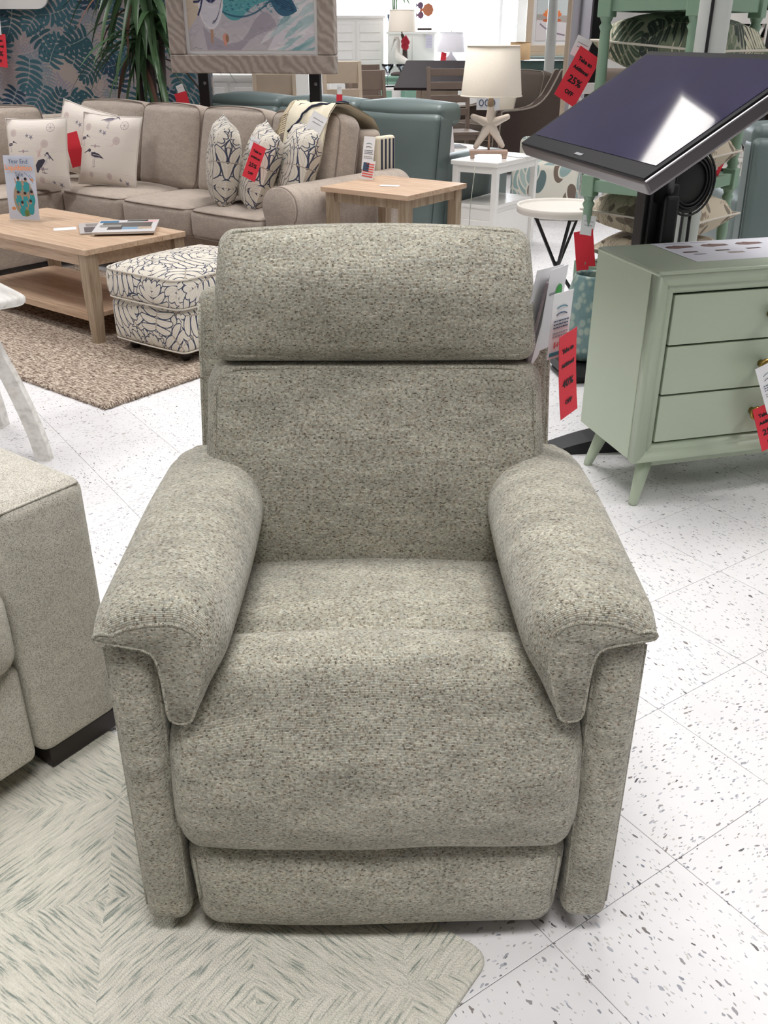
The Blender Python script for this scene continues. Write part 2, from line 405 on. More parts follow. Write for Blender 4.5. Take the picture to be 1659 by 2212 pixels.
m.base(col, m.mr(m.noise(co, 14.0, 3), .3, .7, .30, .42), 0, .35)
TILE = m.m
GROUT = plain('tile_joint', (92, 82, 74), .9)
fl = MB().box((0, 6, -.06), (17, 23, .11), .001).build('floor', GROUT); tag(fl, kind='structure', label='white speckled vinyl tile floor of the furniture store')
T = .3048; TY = R(34.41); OX, OY = .2783, 1.0262
def tile_mesh_into(mb, cx, cy, ang, g=.0006, bv=.0012, hgt=.005):
    h = T / 2 - g; ca, sa = math.cos(ang), math.sin(ang)
    pts = []
    for hh, z in ((h, -.005), (h, hgt - .005 - bv * .5), (h - bv, hgt - .005)):
        for sx, sy in ((-1, -1), (1, -1), (1, 1), (-1, 1)):
            x, y = sx * hh, sy * hh; pts.append((cx + x * ca - y * sa, cy + x * sa + y * ca, z))
    fs = [[8, 9, 10, 11]] + [[l * 4 + k, l * 4 + (k + 1) % 4, l * 4 + 4 + (k + 1) % 4, l * 4 + 4 + k] for l in (0, 1) for k in range(4)]
    mb.add(pts, fs, None, False)
eb = (math.cos(TY), math.sin(TY)); ea = (-math.sin(TY), math.cos(TY))
near, rest = [], []
for i in range(-60, 60):
    for j in range(-60, 60):
        x = OX + T * ((i + .5) * eb[0] + (j + .5) * ea[0]); y = OY + T * ((i + .5) * eb[1] + (j + .5) * ea[1])
        if not (-8.2 < x < 8.2 and -5.2 < y < 17.2): continue
        s_ = y * .8894 + 1.326 * .4572; dn = -y * .4572 + 1.326 * .8894
        if s_ > .3 and abs(x / s_) < 829.5 / 1991 + .12 / s_ and dn / s_ < 1106 / 1991 + .12 / s_: near.append((math.hypot(x, y), x, y))
        else: rest.append((x, y))
near.sort()
tm = MB(); tile_mesh_into(tm, 0, 0, 0)
t0 = tm.build('tile', TILE, fl); 
for k, (d, x, y) in enumerate(near[:300]):
    t = t0 if k == 0 else t0.copy()
    if k: C.objects.link(t)
    t.location = (x, y, 0); t.rotation_euler = (0, 0, TY + random.choice((0, 1, 2, 3)) * math.pi / 2)
tm = MB()
for x, y in [(q[1], q[2]) for q in near[300:]] + rest: tile_mesh_into(tm, x, y, TY)
tm.build('tile_field', TILE, fl, kind='stuff')

WALLM = plain('wall_paint', (176, 172, 166), .8)
CEILM = plain('ceiling_board', (150, 148, 152), .9)
def wall(name, c, d): return tag(MB().box(c, d, .002).build(name, WALLM), kind='structure')
wall('wall_left', (-8.25, 6, CEIL / 2), (.1, 22.6, CEIL)); wall('wall_right', (8.25, 6, CEIL / 2), (.1, 22.6, CEIL))
wall('wall_rear', (0, -5.3, CEIL / 2), (16.6, .1, CEIL))
tag(MB().box((0, 6, CEIL + .05), (16.6, 22.7, .1), .002).build('ceiling', CEILM), kind='structure')
# back wall with a wide shop window
X0, X1, Z0, Z1 = -1.2, 2.75, .85, 2.75
mb = MB()
for c, d in (((-4.75, 17.3, CEIL / 2), (6.94, .12, CEIL)), ((5.475, 17.3, CEIL / 2), (5.5, .12, CEIL)), ((.775, 17.3, Z0 / 2), (3.95, .12, Z0)), ((.775, 17.3, (Z1 + CEIL) / 2), (3.95, .12, CEIL - Z1))): mb.box(c, d, .002)
tag(mb.build('wall_back', WALLM), kind='structure')
WHITEP = plain('white_paint', (236, 234, 230), .45)
w1 = thing('window_1', 'bright daylit shop window at the far end of the store', None, (.775, 17.28, 0)); w1['kind'] = 'structure'
mb = MB()
for c, d in (((0, 0, Z0 + .03), (3.95, .14, .06)), ((0, 0, Z1 - .03), (3.95, .14, .06)), ((-1.945, 0, (Z0 + Z1) / 2), (.06, .14, Z1 - Z0)), ((1.945, 0, (Z0 + Z1) / 2), (.06, .14, Z1 - Z0)), ((1.15, 0, (Z0 + Z1) / 2), (.05, .10, Z1 - Z0)), ((-.6, 0, (Z0 + Z1) / 2), (.05, .10, Z1 - Z0))): mb.box(c, d, .004)
mb.build('window_frame', WHITEP, w1)
def thin_glass(name, tint=(1, 1, 1), refl=1.0):
    m = NT(name); tr = m.n('BsdfTransparent', {0: tint}); gl = m.n('BsdfGlossy', {'Roughness': .02}); fr_ = m.n('Fresnel', {'IOR': 1.45}).outputs[0]
    mx = m.n('MixShader'); m.set(mx.inputs[0], m.math('MULTIPLY', fr_, refl)); m.t.links.new(tr.outputs[0], mx.inputs[1]); m.t.links.new(gl.outputs[0], mx.inputs[2]); m.t.links.new(mx.outputs[0], m.out.inputs[0]); return m.m
WGLASS = thin_glass('window_glass', (1, 1, 1), .6)
for a, b in ((-1.92, -.62), (-.58, 1.13), (1.17, 1.92)):
    MB().box(((a + b) / 2, 0, (Z0 + Z1) / 2), (b - a, .006, Z1 - Z0 - .1), .001).build('pane', WGLASS, w1)
# ceiling light fittings
LENS = NT('lamp_lens'); LENS.base((.9, .9, .88), .6); LENS.p.inputs['Emission Color'].default_value = (1, .97, .92, 1); LENS.p.inputs['Emission Strength'].default_value = 4.0; LENS = LENS.m
# ================================================================== RECLINER
CH = [(.24, srgb(86, 79, 68)), (.33, srgb(126, 119, 105)), (.41, srgb(168, 164, 148)), (.56, srgb(188, 185, 169)), (.70, srgb(212, 209, 195))]
CHEN = chenille('chenille', CH, .0021, .0056)
WELT = chenille('chenille_welt', CH, .0024, .003)
BLACKP = plain('black_plastic', (26, 25, 27), .5)
rec = thing('recliner', 'grey-green chenille recliner armchair facing the viewer on the floor', 'recliner', (-.0115, 1.05, 0), .5)
def arm_pair(sg):
    mb = MB(); mb.soft((sg * .3395, .335, .318), (.073, .70, .556), .022, (2, 8, 8), 3, (.004, .012, 0), wrap='box')
    a = mb.build('arm', CHEN, rec)
    for x in (.3725, .3065):   # welts along the front edges
        w = MB(); w.tube([(sg * x, -.008 + .004, z) for z in [.075 + .505 * k / 12 for k in range(13)]], .0032, 6); w.build('welt', WELT, a)
    prof = [(.377, .606), (.347, .599), (.314, .591), (.301, .578), (.296, .548), (.294, .505), (.291, .474), (.275, .465), (.255, .474), (.233, .518), (.208, .570), (.207, .612), (.226, .645), (.262, .664), (.305, .664), (.345, .655), (.372, .640), (.383, .622)]
    P = crom([(x, 0, z) for x, z in prof], 4)
    cx = sum((p.x for p in P)) / len(P); N = len(P)
    nrm = []
    for k in range(N):
        t = (P[(k + 1) % N] - P[k - 1]).normalized(); nrm.append(Vector((-t.z, 0, t.x)))
    ctr = Vector((.29, 0, .61))
    area = sum(P[k].x * P[(k + 1) % N].z - P[(k + 1) % N].x * P[k].z for k in range(N))
    sgn = 1 if area > 0 else -1      # inward normal
    pw = lambda k: .06 + .94 * sstep(30, 44, k) * (1 - sstep(64, 72, k))     # only the top and inner side round over at the front
    rings = []
    ys = [(-.030, .034), (-.0285, .027), (-.024, .0185), (-.016, .0105), (-.005, .005), (.008, .0015)] + [(.02 + .48 * k / 12, 0) for k in range(13)] + [(.52, .002), (.54, .006), (.552, .005), (.558, .008), (.56, .009)]
    for y, ins in ys:
        b = .010 * math.sin(math.pi * min(1, max(0, (y + .03) / .6)))
        ring = []
        for k in range(N):
            q = P[k] + nrm[k] * sgn * ins * (pw(k) if y < .01 else 1)
            inner = sstep(.28, .20, P[k].x)
            x = q.x - b * inner; z = q.z + b * .6 * sstep(.6, .66, P[k].z) - .012 * sstep(.3, .57, y)
            ring.append((sg * x, y, z))
        rings.append(ring if sg > 0 else ring[::-1])
    MB().loft(rings).build('arm_pad', CHEN, a)
    w = MB(); ring = [Vector((sg * (P[k] + nrm[k] * sgn * .031 * pw(k)).x, -.0285, (P[k] + nrm[k] * sgn * .031 * pw(k)).z)) for k in range(N)]
    w.tube(ring, .0026, 6, closed=True); w.build('pad_welt', WELT, a)
arm_pair(-1); arm_pair(1)
# back
BA, BY, BZ = R(17), .405, .44
def bk(p): return Vector((p.x, BY + p.z * math.sin(BA) + p.y * math.cos(BA), BZ + p.z * math.cos(BA) - p.y * math.sin(BA)))
sh = MB(); sh.soft((0, .15, .228), (.656, .13, .61), .03, (6, 1, 6), 3, (.004, .03, 0), fn=bk, wrap='x')
shell = sh.build('back_shell', CHEN, rec)
for sx in (-1, 1): w = MB().tube([bk(V(sx * .323, .086, -.05 + .55 * k / 10)) for k in range(11)], .003, 6).build('welt', WELT, shell)
def bkl(p):
    w_ = p.z; k = 1 + .03 * math.exp(-((w_ - .14) / .12) ** 2) - .26 * sstep(.10, -.08, w_)
    return bk(V(p.x * k, p.y + .015 * sstep(.02, .2, w_) * 0 + .020 * sstep(.12, -.06, w_) - .012 * math.exp(-((w_ - .24) / .10) ** 2) * (1 - (p.x / .32) ** 2), p.z))
cu = MB(); cu.soft((0, .055, .163), (.594, .15, .476), .045, (10, 2, 10), 4, (.006, .045, .008), fn=bkl, wrap='x')
lum = cu.build('back_cushion', CHEN, rec)
def rr_path(hx, hz, cz, r, y): return [V(x, y, cz + z) for x, z in rrect(hx, hz, r, 6)]
w = MB(); pth = []
base = rrect(.297 - .0165, .238 - .0165, .05, 6)
dense = []
for k in range(len(base)):
    a, b = Vector((base[k][0], 0, base[k][1])), Vector((base[(k + 1) % len(base)][0], 0, base[(k + 1) % len(base)][1]))
    n_ = max(1, int((b - a).length / .04))
    dense += [a.lerp(b, t / n_) for t in range(n_)]
w.tube([bkl(V(p.x, -.0145, .163 + p.z)) for p in dense], .0036, 6, closed=True); w.build('welt', WELT, lum)
def bkh(p):
    k = 1 - .035 * sstep(.45, .62, p.z) + .012 * math.exp(-((p.z - .40) / .05) ** 2)
    return bk(V(p.x * k, p.y - .010 * math.exp(-((p.z - .50) / .07) ** 2) * (1 - (p.x / .30) ** 2) + .016 * sstep(.54, .63, p.z), p.z + .012 * (1 - (p.x / .3) ** 2) * sstep(.45, .6, p.z)))
hd = MB(); hd.soft((0, .055, .508), (.558, .17, .222), .028, (10, 2, 6), 4, (.003, .046, .002), fn=bkh, wrap='x')
hdo = hd.build('headrest', CHEN, rec)
dense = []; base = rrect(.279 - .009, .111 - .009, .030, 6)
for k in range(len(base)):
    a, b = Vector((base[k][0], 0, base[k][1])), Vector((base[(k + 1) % len(base)][0], 0, base[(k + 1) % len(base)][1]))
    n_ = max(1, int((b - a).length / .04)); dense += [a.lerp(b, t / n_) for t in range(n_)]
w = MB(); w.tube([bkh(V(p.x, -.0225, .508 + p.z)) for p in dense], .0042, 6, closed=True); w.build('welt', WELT, hdo)
# seat, footrest cushion, lower panel
st = MB(); st.soft((0, .305, .395), (.52, .40, .18), .055, (8, 8, 2), 4, (0, 0, .03), fn=lambda p: V(p.x, p.y, p.z - .015 * (p.y - .1) / .4 - .045 * math.exp(-((p.y - .115) / .05) ** 2)), wrap='x')
st.build('seat', CHEN, rec)
def ft(p):
    t = sstep(.36, .515, p.z); n_ = .035 * t * (1 - sstep(.05, .16, p.y) * .6)
    k = 1 - .19 * sstep(.42, .505, p.z) - .03 * sstep(.27, .2, p.z)
    wr = .0022 * math.sin(p.x * 31 + p.z * 9) * math.sin(p.z * 17)
    return V(p.x * k, p.y + .035 * t - .01 * math.exp(-((p.z - .30) / .05) ** 2) + wr, p.z + (.006 * math.sin(p.x * 14) if p.z < .25 else 0) * .5)
fo = MB(); fo.soft((0, .0245, .372), (.604, .115, .318), .032, (12, 3, 8), 4, (.004, .026, .018), fn=ft, wrap='x')
foo = fo.build('footrest', CHEN, rec)
for sx in (-1, 1): MB().tube([ft(V(sx * .2995, -.012, .255 + .15 * k / 8)) for k in range(9)], .003, 6).build('welt', WELT, foo)
lp = MB(); lp.soft((0, .045, .122), (.584, .13, .196), .04, (10, 2, 6), 4, (.004, .022, .006), fn=lambda p: V(p.x * (1 + .02 * sstep(.05, .2, p.z)), p.y, p.z + .003 * math.sin(p.x * 12)), wrap='x')
lpo = lp.build('front_panel', CHEN, rec)
for sx in (-1, 1): MB().tube([V(sx * (.2835 + .003 * k / 8), -.012, .095 + .09 * k / 8) for k in range(9)], .003, 6).build('welt', WELT, lpo)
MB().soft((0, .36, .032), (.60, .58, .038), .01, (1, 1, 1), 1).build('base', BLACKP, rec)
# ================================================================== NEAR LEFT: RUG, BEIGE SOFA, STOOL
m = NT('herringbone_rug'); uv = m.obj(); sp = m.n('SeparateXYZ', {0: uv}); CELL = .34
nz = m.n('TexNoise', {'Vector': uv, 'Scale': 7.0, 'Detail': 2.0}).outputs['Color']
wv = m.n('VectorMath', {0: uv, 1: m.n('VectorMath', {0: m.n('VectorMath', {0: nz, 1: (.5, .5, .5)}, operation='SUBTRACT').outputs[0], 'Scale': .022}, operation='SCALE').outputs[0]}, operation='ADD').outputs[0]
sw = m.n('SeparateXYZ', {0: wv})
fx = m.math('SUBTRACT', m.math('FRACT', m.math('DIVIDE', m.math('ADD', sw.outputs[0], .08), CELL)), .5); fy = m.math('SUBTRACT', m.math('FRACT', m.math('DIVIDE', m.math('ADD', sw.outputs[1], .12), CELL)), .5)
sel = m.math('GREATER_THAN', m.math('ABSOLUTE', fx), m.math('ABSOLUTE', fy))
sa = m.noise(m.mapping(wv, (15, 200, 1)), 1.0, 4, .68); sb = m.noise(m.mapping(wv, (200, 15, 1), loc=(3, 7, 0)), 1.0, 4, .66)
st_ = m.n('Mix', data_type='FLOAT'); m.set(st_.inputs[0], sel); m.set(st_.inputs[2], sa); m.set(st_.inputs[3], sb)
streak = st_.outputs[0]
big = m.noise(uv, 2.3, 2)
col = m.ramp(m.math('ADD', streak, m.math('MULTIPLY', m.math('SUBTRACT', big, .5), .16)), [(.31, srgb(136, 145, 138)), (.39, srgb(178, 184, 173)), (.455, srgb(226, 223, 209)), (.6, srgb(244, 240, 226)), (.8, srgb(250, 247, 238))])
loop = m.n('TexVoronoi', {'Vector': uv, 'Scale': 330.0}).outputs['Distance']
sh = m.mr(loop, 0.0, .6, 1.0, .90); col = m.mix(1.0, col, m.n('CombineColor', {0: sh, 1: sh, 2: sh}).outputs[0], 'MULTIPLY')
m.base(col, .95, 0, .1).sheen(.2).bump(m.math('ADD', m.math('MULTIPLY', m.math('SUBTRACT', .6, loop), .6), streak), .9, .004)
HERR = m.m
rg = thing('area_rug', 'pale loop-pile area rug with grey-green herringbone streaks under the recliner', 'rug', (.1735, .998, 0), -35.5)
RP = [(-.035, .0), (0, .035), (0, -1.2 + .0)]
def rug_slab(mb, x0, x1, y0, y1, th, r=.03, rr=.005):
    base = [(((x0 + x1) / 2 + a), ((y0 + y1) / 2 + b)) for a, b in rrect((x1 - x0) / 2, (y1 - y0) / 2, r, 4)]
    cx, cy = (x0 + x1) / 2, (y0 + y1) / 2
    def ring(ins, z): return [(cx + (x - cx) * (1 - ins / ((x1 - x0) / 2)), cy + (y - cy) * (1 - ins / ((y1 - y0) / 2)), z) for x, y in base]
    mb.loft([ring(0, .0003), ring(0, th - rr), ring(rr * .4, th - rr * .3), ring(rr * 1.2, th)], True, True)
mb = MB(); rug_slab(mb, -2.3, .0, -2.2, 0.0, .011, .03); 
mb.build('pile', HERR, rg)

TWEED = weave('beige_boucle', [(0, srgb(234, 229, 216)), (.3, srgb(222, 216, 202)), (.55, srgb(243, 239, 229)), (.75, srgb(207, 201, 188)), (.92, srgb(185, 177, 165))], .0021, .0018, .62, .2, (.93, 1.05), 14, .6)
DARKW = plain('dark_wood', (40, 32, 30), .45, vary=.2)
ls = thing('sofa', 'pale beige tweed sofa with a dark plinth, cut off by the photo edge', 'sofa', (-.5525, 1.548, 0), 54)
def flare(p): return V(p.x, p.y, p.z)
mb = MB(); mb.soft((-.0975, .46, .335), (.195, .92, .545), .03, (3, 6, 6), 3, (.006, .008, .01), fn=flare)
arm = mb.build('arm', TWEED, ls)
mb = MB(); mb.tube([flare(V(x, -.0015 + .008, .603 - .006)) for x in [-.185 + .17 * k / 8 for k in range(9)]], .0028, 6)
mb.build('welt', TWEED, arm)
mb = MB(); mb.soft((-.80, .45, .178), (1.20, .89, .225), .02, (8, 4, 2), 3, (0, .012, 0)); mb.build('base', TWEED, ls)
for k in range(2):
    mb = MB(); mb.soft((-.50 - .6 * k, .395, .382), (.6, .83, .18), .045, (6, 6, 2), 4, (.006, .03, .03), wrap='x'); mb.build('seat_cushion', TWEED, ls)
    mb = MB(); mb.soft((-.50 - .6 * k, .74, .62), (.59, .2, .42), .07, (6, 2, 6), 4, (0, .05, .02), wrap='x'); mb.build('back_cushion', TWEED, ls)
mb = MB(); mb.soft((-.74, .87, .42), (1.26, .14, .66), .03, (4, 1, 4), 3); mb.build('back_frame', TWEED, ls)
mb = MB(); mb.box((-.085, .17, .0365), (.17, .30, .049), .003); mb.build('leg', DARKW, ls)
mb = MB(); mb.box((-.045, .60, .0365), (.05, .5, .049), .003); mb.build('leg', DARKW, ls)
mb = MB(); mb.box((-1.25, .17, .0365), (.1, .3, .049), .003); mb.build('leg', DARKW, ls)
for o_ in list(ls.children): pass

# whitewashed stool / side table at the photo's edge
m = NT('whitewash'); co = m.obj(); g = m.noise(m.mapping(co, (40, 4, 40)), 1.0, 4, .6)
m.base(m.ramp(g, [(.3, srgb(196, 192, 186)), (.5, srgb(226, 223, 218)), (.7, srgb(236, 234, 230))]), .55).bump(g, .25, .001); WASH = m.m
stl = thing('side_table', 'whitewashed wooden side table with a rounded corner and splayed legs', 'table', (-1.15, 2.98, 0), 40)
mb = MB(); base = rrect(.24, .22, .045, 5)
def pl(mb, hx, hy, r, z0, z1, cx, cy, b=.006):
    rg_ = lambda i, z: [(cx + x, cy + y, z) for x, y in rrect(hx - i, hy - i, max(.005, r - i), 5)]
    mb.loft([rg_(b, z0), rg_(0, z0 + b), rg_(0, z1 - b), rg_(b, z1)], True, True)
mb = MB(); pl(mb, .24, .24, .05, .552, .582, -.24, .24, .008); mb.build('top', WASH, stl)
mb = MB(); mb.box((-.26, .26, .527), (.36, .36, .05), .008); mb.build('apron', WASH, stl)
def leg_curve(sx, sy):
    P = [(-.24 + sx * .10, .24 - sy * .10, .545), (-.24 + sx * .125, .24 - sy * .125, .42), (-.24 + sx * .165, .24 - sy * .165, .26), (-.24 + sx * .195, .24 - sy * .195, .10), (-.24 + sx * .205, .24 - sy * .205, .0)]
    rings = []; dx, dy = sx * .7071, -sy * .7071
    for p in crom(P, 4, False):
        w = .027; t = .015
        rings.append([(p.x - dx * w - dy * t, p.y - dy * w + dx * t, p.z), (p.x + dx * w - dy * t, p.y + dy * w + dx * t, p.z), (p.x + dx * w + dy * t, p.y + dy * w - dx * t, p.z), (p.x - dx * w + dy * t, p.y - dy * w - dx * t, p.z)])
    return MB().loft(rings, True, True, smooth=False)
for sx in (-1, 1):
    for sy in (-1, 1): leg_curve(sx, sy).build('leg', WASH, stl)

# ================================================================== SEATING GROUP: BROWN RUG, COFFEE TABLE, OTTOMAN
m = NT('shag_rug'); uv = m.obj(); s1 = m.noise(m.mapping(uv, (22, 130, 1)), 1.0, 4, .65); s2 = m.noise(uv, 120.0, 2)
cc = m.math('ADD', m.math('MULTIPLY', s1, .62), m.math('MULTIPLY', s2, .38))
m.base(m.ramp(cc, [(.35, srgb(66, 54, 48)), (.43, srgb(122, 104, 92)), (.5, srgb(164, 148, 134)), (.56, srgb(200, 186, 170)), (.66, srgb(224, 214, 200))]), .95, 0, .1).bump(cc, 1.0, .008); SHAG = m.m
br = thing('area_rug', 'brown and cream shaggy rug under the wooden coffee table and ottoman', 'rug', (-1.116, 3.471, 0), -38)
mb = MB(); rug_slab(mb, -2.28, 0, 0, 1.5, .02, .01, .008); mb.build('pile', SHAG, br)
mb = MB()
rr = random.Random(3)
for k in range(900):      # tufts that stick out along the two edges in view
    if k % 2: x, y, dx, dy = -2.28 * rr.random(), 0, rr.uniform(-.01, .01), -rr.uniform(.004, .012)
    else: x, y, dx, dy = 0, 1.5 * rr.random(), rr.uniform(.004, .012), rr.uniform(-.01, .01)
    z = rr.uniform(.004, .02); w = .004
    mb.add([(x - w * (dx == 0 or k % 2), y - w * (1 - k % 2), z), (x + w * (k % 2), y + w * (1 - k % 2), z), (x + dx, y + dy, z * .5)], [[0, 1, 2]])
mb.build('edge_tufts', SHAG, br, kind='stuff')

m = NT('pale_mango_wood'); co = m.obj()
g = m.noise(m.mapping(co, (3.0, 42, 42)), 1.0, 5, .6, 1.2); g2 = m.noise(m.mapping(co, (.8, 7, 7)), 1.0, 2)
m.base(m.mix(m.mr(g2, .35, .65, 0, .5), m.ramp(g, [(.3, srgb(160, 130, 104)), (.5, srgb(196, 168, 142)), (.7, srgb(210, 188, 164))]), srgb(206, 174, 148)), m.mr(g, .3, .7, .5, .38), 0, .4).bump(g, .12, .0006)
MANGO = m.m
m = NT('greyed_oak'); co = m.obj(); g = m.noise(m.mapping(co, (42, 42, 3.5)), 1.0, 5, .6, 1.0)
m.base(m.ramp(g, [(.3, srgb(134, 114, 94)), (.5, srgb(162, 142, 120)), (.7, srgb(182, 164, 142))]), .6, 0, .3).bump(g, .15, .0006); OAKV = m.m
ct = thing('coffee_table', 'pale wooden coffee table with a lower shelf on the brown rug', 'table', (-1.647, 4.89, .02), -38)
for k in range(4): MB().box((0, -.225 + .15 * k, .43), (1.18, .1492, .026), .002).build('plank', MANGO, ct)
for sy in (-1, 1): MB().box((0, sy * .262, .387), (1.08, .022, .06), .002).build('apron', MANGO, ct)
for sx in (-1, 1): MB().box((sx * .545, 0, .387), (.022, .50, .06), .002).build('apron', MANGO, ct)
for sx in (-1, 1):
    for sy in (-1, 1):
        rg_ = lambda h, z: [(sx * .55 + a * h + sx * (.031 - h), sy * .262 + b * h + sy * (.031 - h), z) for a, b in ((-1, -1), (1, -1), (1, 1), (-1, 1))]
        MB().loft([rg_(.022, 0), rg_(.031, .26), rg_(.031, .417)], True, True, smooth=False).build('leg', OAKV, ct)
MB().box((0, 0, .122), (1.08, .50, .022), .002).build('shelf', MANGO, ct)
for sy in (-1, 1): MB().box((0, sy * .248, .105), (1.06, .02, .035), .002).build('shelf_rail', MANGO, ct)

# split-leaf print on the ottoman and the lumbar of the sofa
NAVY, CREAM, TAUPE = (60, 66, 88), (224, 217, 204), (172, 158, 142)
lc = Canvas(1200, 1200, NAVY); rr = random.Random(11)
pos = [((i + .5 + rr.uniform(-.3, .3)) * 150, (j + .5 + (i % 2) * .5 + rr.uniform(-.3, .3)) * 150) for i in range(8) for j in range(8)]
rr.shuffle(pos)
for x, y in pos: paint_leaf(lc, x, y, rr.choice((60, 110, 200, 250, 320, 20)) + rr.uniform(-25, 25), rr.uniform(270, 340), rr.uniform(120, 155), CREAM, TAUPE, NAVY, 7, .98, rr.uniform(-.25, .25), True, 6.5, 2, 9)
LEAFP = print_mat('split_leaf_print', lc, .85, (1 / .80, 1 / .80), weavebump=.3, sheen=.15)
LEAFS = print_mat('split_leaf_print_small', lc, .85, (.62, .62), (.3, .1), weavebump=.3, sheen=.15)
PIPE = plain('cream_piping', (206, 198, 186), .8)
ot = thing('ottoman', 'square ottoman in navy and cream split-leaf fabric beside the coffee table', 'ottoman', (-.905, 4.345, .02), -36)
mb = MB(); mb.soft((0, 0, .145), (.475, .59, .195), .03, (6, 6, 3), 3, (.012, .012, 0)); bo = mb.build('body', LEAFP, ot)
mb = MB(); mb.soft((0, 0, .315), (.50, .62, .155), .05, (6, 6, 2), 4, (.012, .012, .03)); cu = mb.build('seat_cushion', LEAFP, ot)
def hoop(hx, hy, r, z, rad=.004, par=None, mat=None, nm='piping', bow=.01):
    pts = []
    b = rrect(hx, hy, r, 5)
    for k in range(len(b)):
        a, c_ = Vector((*b[k], z)), Vector((*b[(k + 1) % len(b)], z)); n_ = max(1, int((c_ - a).length / .06)); pts += [a.lerp(c_, t / n_) for t in range(n_)]
    out = []
    for p in pts:
        ux, uy = p.x / hx, p.y / hy
        out.append(V(p.x + bow * ux * max(0, 1 - uy * uy) * (abs(ux) > .9), p.y + bow * uy * max(0, 1 - ux * ux) * (abs(uy) > .9), p.z))
    return MB().tube(out, rad, 6, closed=True).build(nm, mat, par)
hoop(.243, .303, .05, .378, .0045, cu, PIPE); hoop(.243, .303, .05, .252, .0045, cu, PIPE); hoop(.235, .292, .03, .055, .004, bo, PIPE)
for sx in (-1, 1):
    for sy in (-1, 1): MB().lathe([(.018, 0), (.026, .02), (.03, .05)], (sx * .17, sy * .23, 0), 10).build('foot', DARKW, ot)

# ================================================================== SECTIONAL SOFA
SECT = weave('taupe_chenille', [(0, srgb(184, 170, 158)), (.35, srgb(174, 160, 148)), (.65, srgb(192, 179, 167)), (.88, srgb(162, 149, 138))], .003, .002, .75, .3, (.88, 1.1), 12, .25)
SWELT = plain('taupe_welt', (138, 124, 114), .9)
sec = thing('sectional_sofa', 'taupe corner sectional sofa with loose back cushions and a rolled arm', 'sofa', (-.6, 5.0, 0), -38)
def cushion(par, name, c, d, r, puff, mat, welt, nf=(6, 6, 2), rot=(0, 0, 0), axis=2, fn=None, wrap='x'):
    mb = MB(); E_ = Euler(rot).to_matrix(); cv = Vector(c)
    f = lambda p: cv + E_ @ (fn(p) if fn else p)
    mb.soft((0, 0, 0), d, r, nf, 4, puff, fn=f, wrap=wrap); o = mb.build(name, mat, par)
    if welt:
        k1, k2 = [k for k in range(3) if k != axis]
        for sg in (1, -1):
            pts = []; b = rrect(d[k1] / 2 - r * .25, d[k2] / 2 - r * .25, r, 4)
            for k in range(len(b)):
                a, c_ = Vector(b[k]), Vector(b[(k + 1) % len(b)]); n_ = max(1, int((c_ - a).length / .06))
                for t in range(n_):
                    q = a.lerp(c_, t / n_); p = Vector((0, 0, 0)); p[k1], p[k2], p[axis] = q.x, q.y, sg * (d[axis] / 2 - r * .27)
                    for kk, oo in ((k1, k2), (k2, k1)):
                        u, v = p[kk] / (d[kk] / 2), p[oo] / (d[oo] / 2)
                        if abs(u) > .8: p[kk] += puff[kk] * u * max(0, 1 - v * v)
                    pts.append(f(p))
            MB().tube(pts, .0042, 5, closed=True).build('piping', welt, o)
    return o
# seats
for x0, x1 in ((-1.79, -1.2), (-1.195, -.60), (-.595, -.01)):
    cushion(sec, 'seat_cushion', ((x0 + x1) / 2, .29, .40), (x1 - x0, .66, .165), .04, (.0, .012, .022), SECT, SWELT)
for y0, y1 in ((-.60, -.005), (-1.2, -.605)):
    cushion(sec, 'seat_cushion', (-2.08, (y0 + y1) / 2, .40), (.60, y1 - y0, .165), .04, (.012, .0, .022), SECT, SWELT)
cushion(sec, 'seat_cushion', (-2.09, .29, .397), (.585, .58, .16), .04, (0, 0, .02), SECT, None)
MB().soft((-.90, .47, .19), (1.82, .86, .26), .02, (8, 3, 2), 2).build('base', SECT, sec)
MB().soft((-2.10, -.15, .19), (.60, 2.1, .26), .02, (3, 8, 2), 2).build('base', SECT, sec)
MB().soft((-1.20, .86, .46), (2.44, .16, .80), .04, (8, 1, 4), 3).build('back_frame', SECT, sec)
MB().soft((-2.48, -.15, .46), (.16, 2.1, .80), .04, (1, 8, 4), 3).build('back_frame', SECT, sec)
# loose back cushions
for x0, x1, yy, rz_ in ((-2.30, -1.62, .60, 2), (-1.615, -1.06, .575, 0), (-1.055, -.50, .57, -1), (-.495, .03, .60, 1)):
    cushion(sec, 'back_cushion', ((x0 + x1) / 2, yy, .70), (x1 - x0, .20, .50), .055, (.008, .045, .02), SECT, SWELT, (6, 2, 6), (R(-13), 0, R(rz_)), 1)
for y0, y1 in ((-.42, .22), (-1.08, -.44)):
    cushion(sec, 'back_cushion', (-2.29, (y0 + y1) / 2, .69), (.20, y1 - y0, .48), .055, (.045, .008, .02), SECT, SWELT, (2, 6, 6), (0, R(-13), 0), 0)
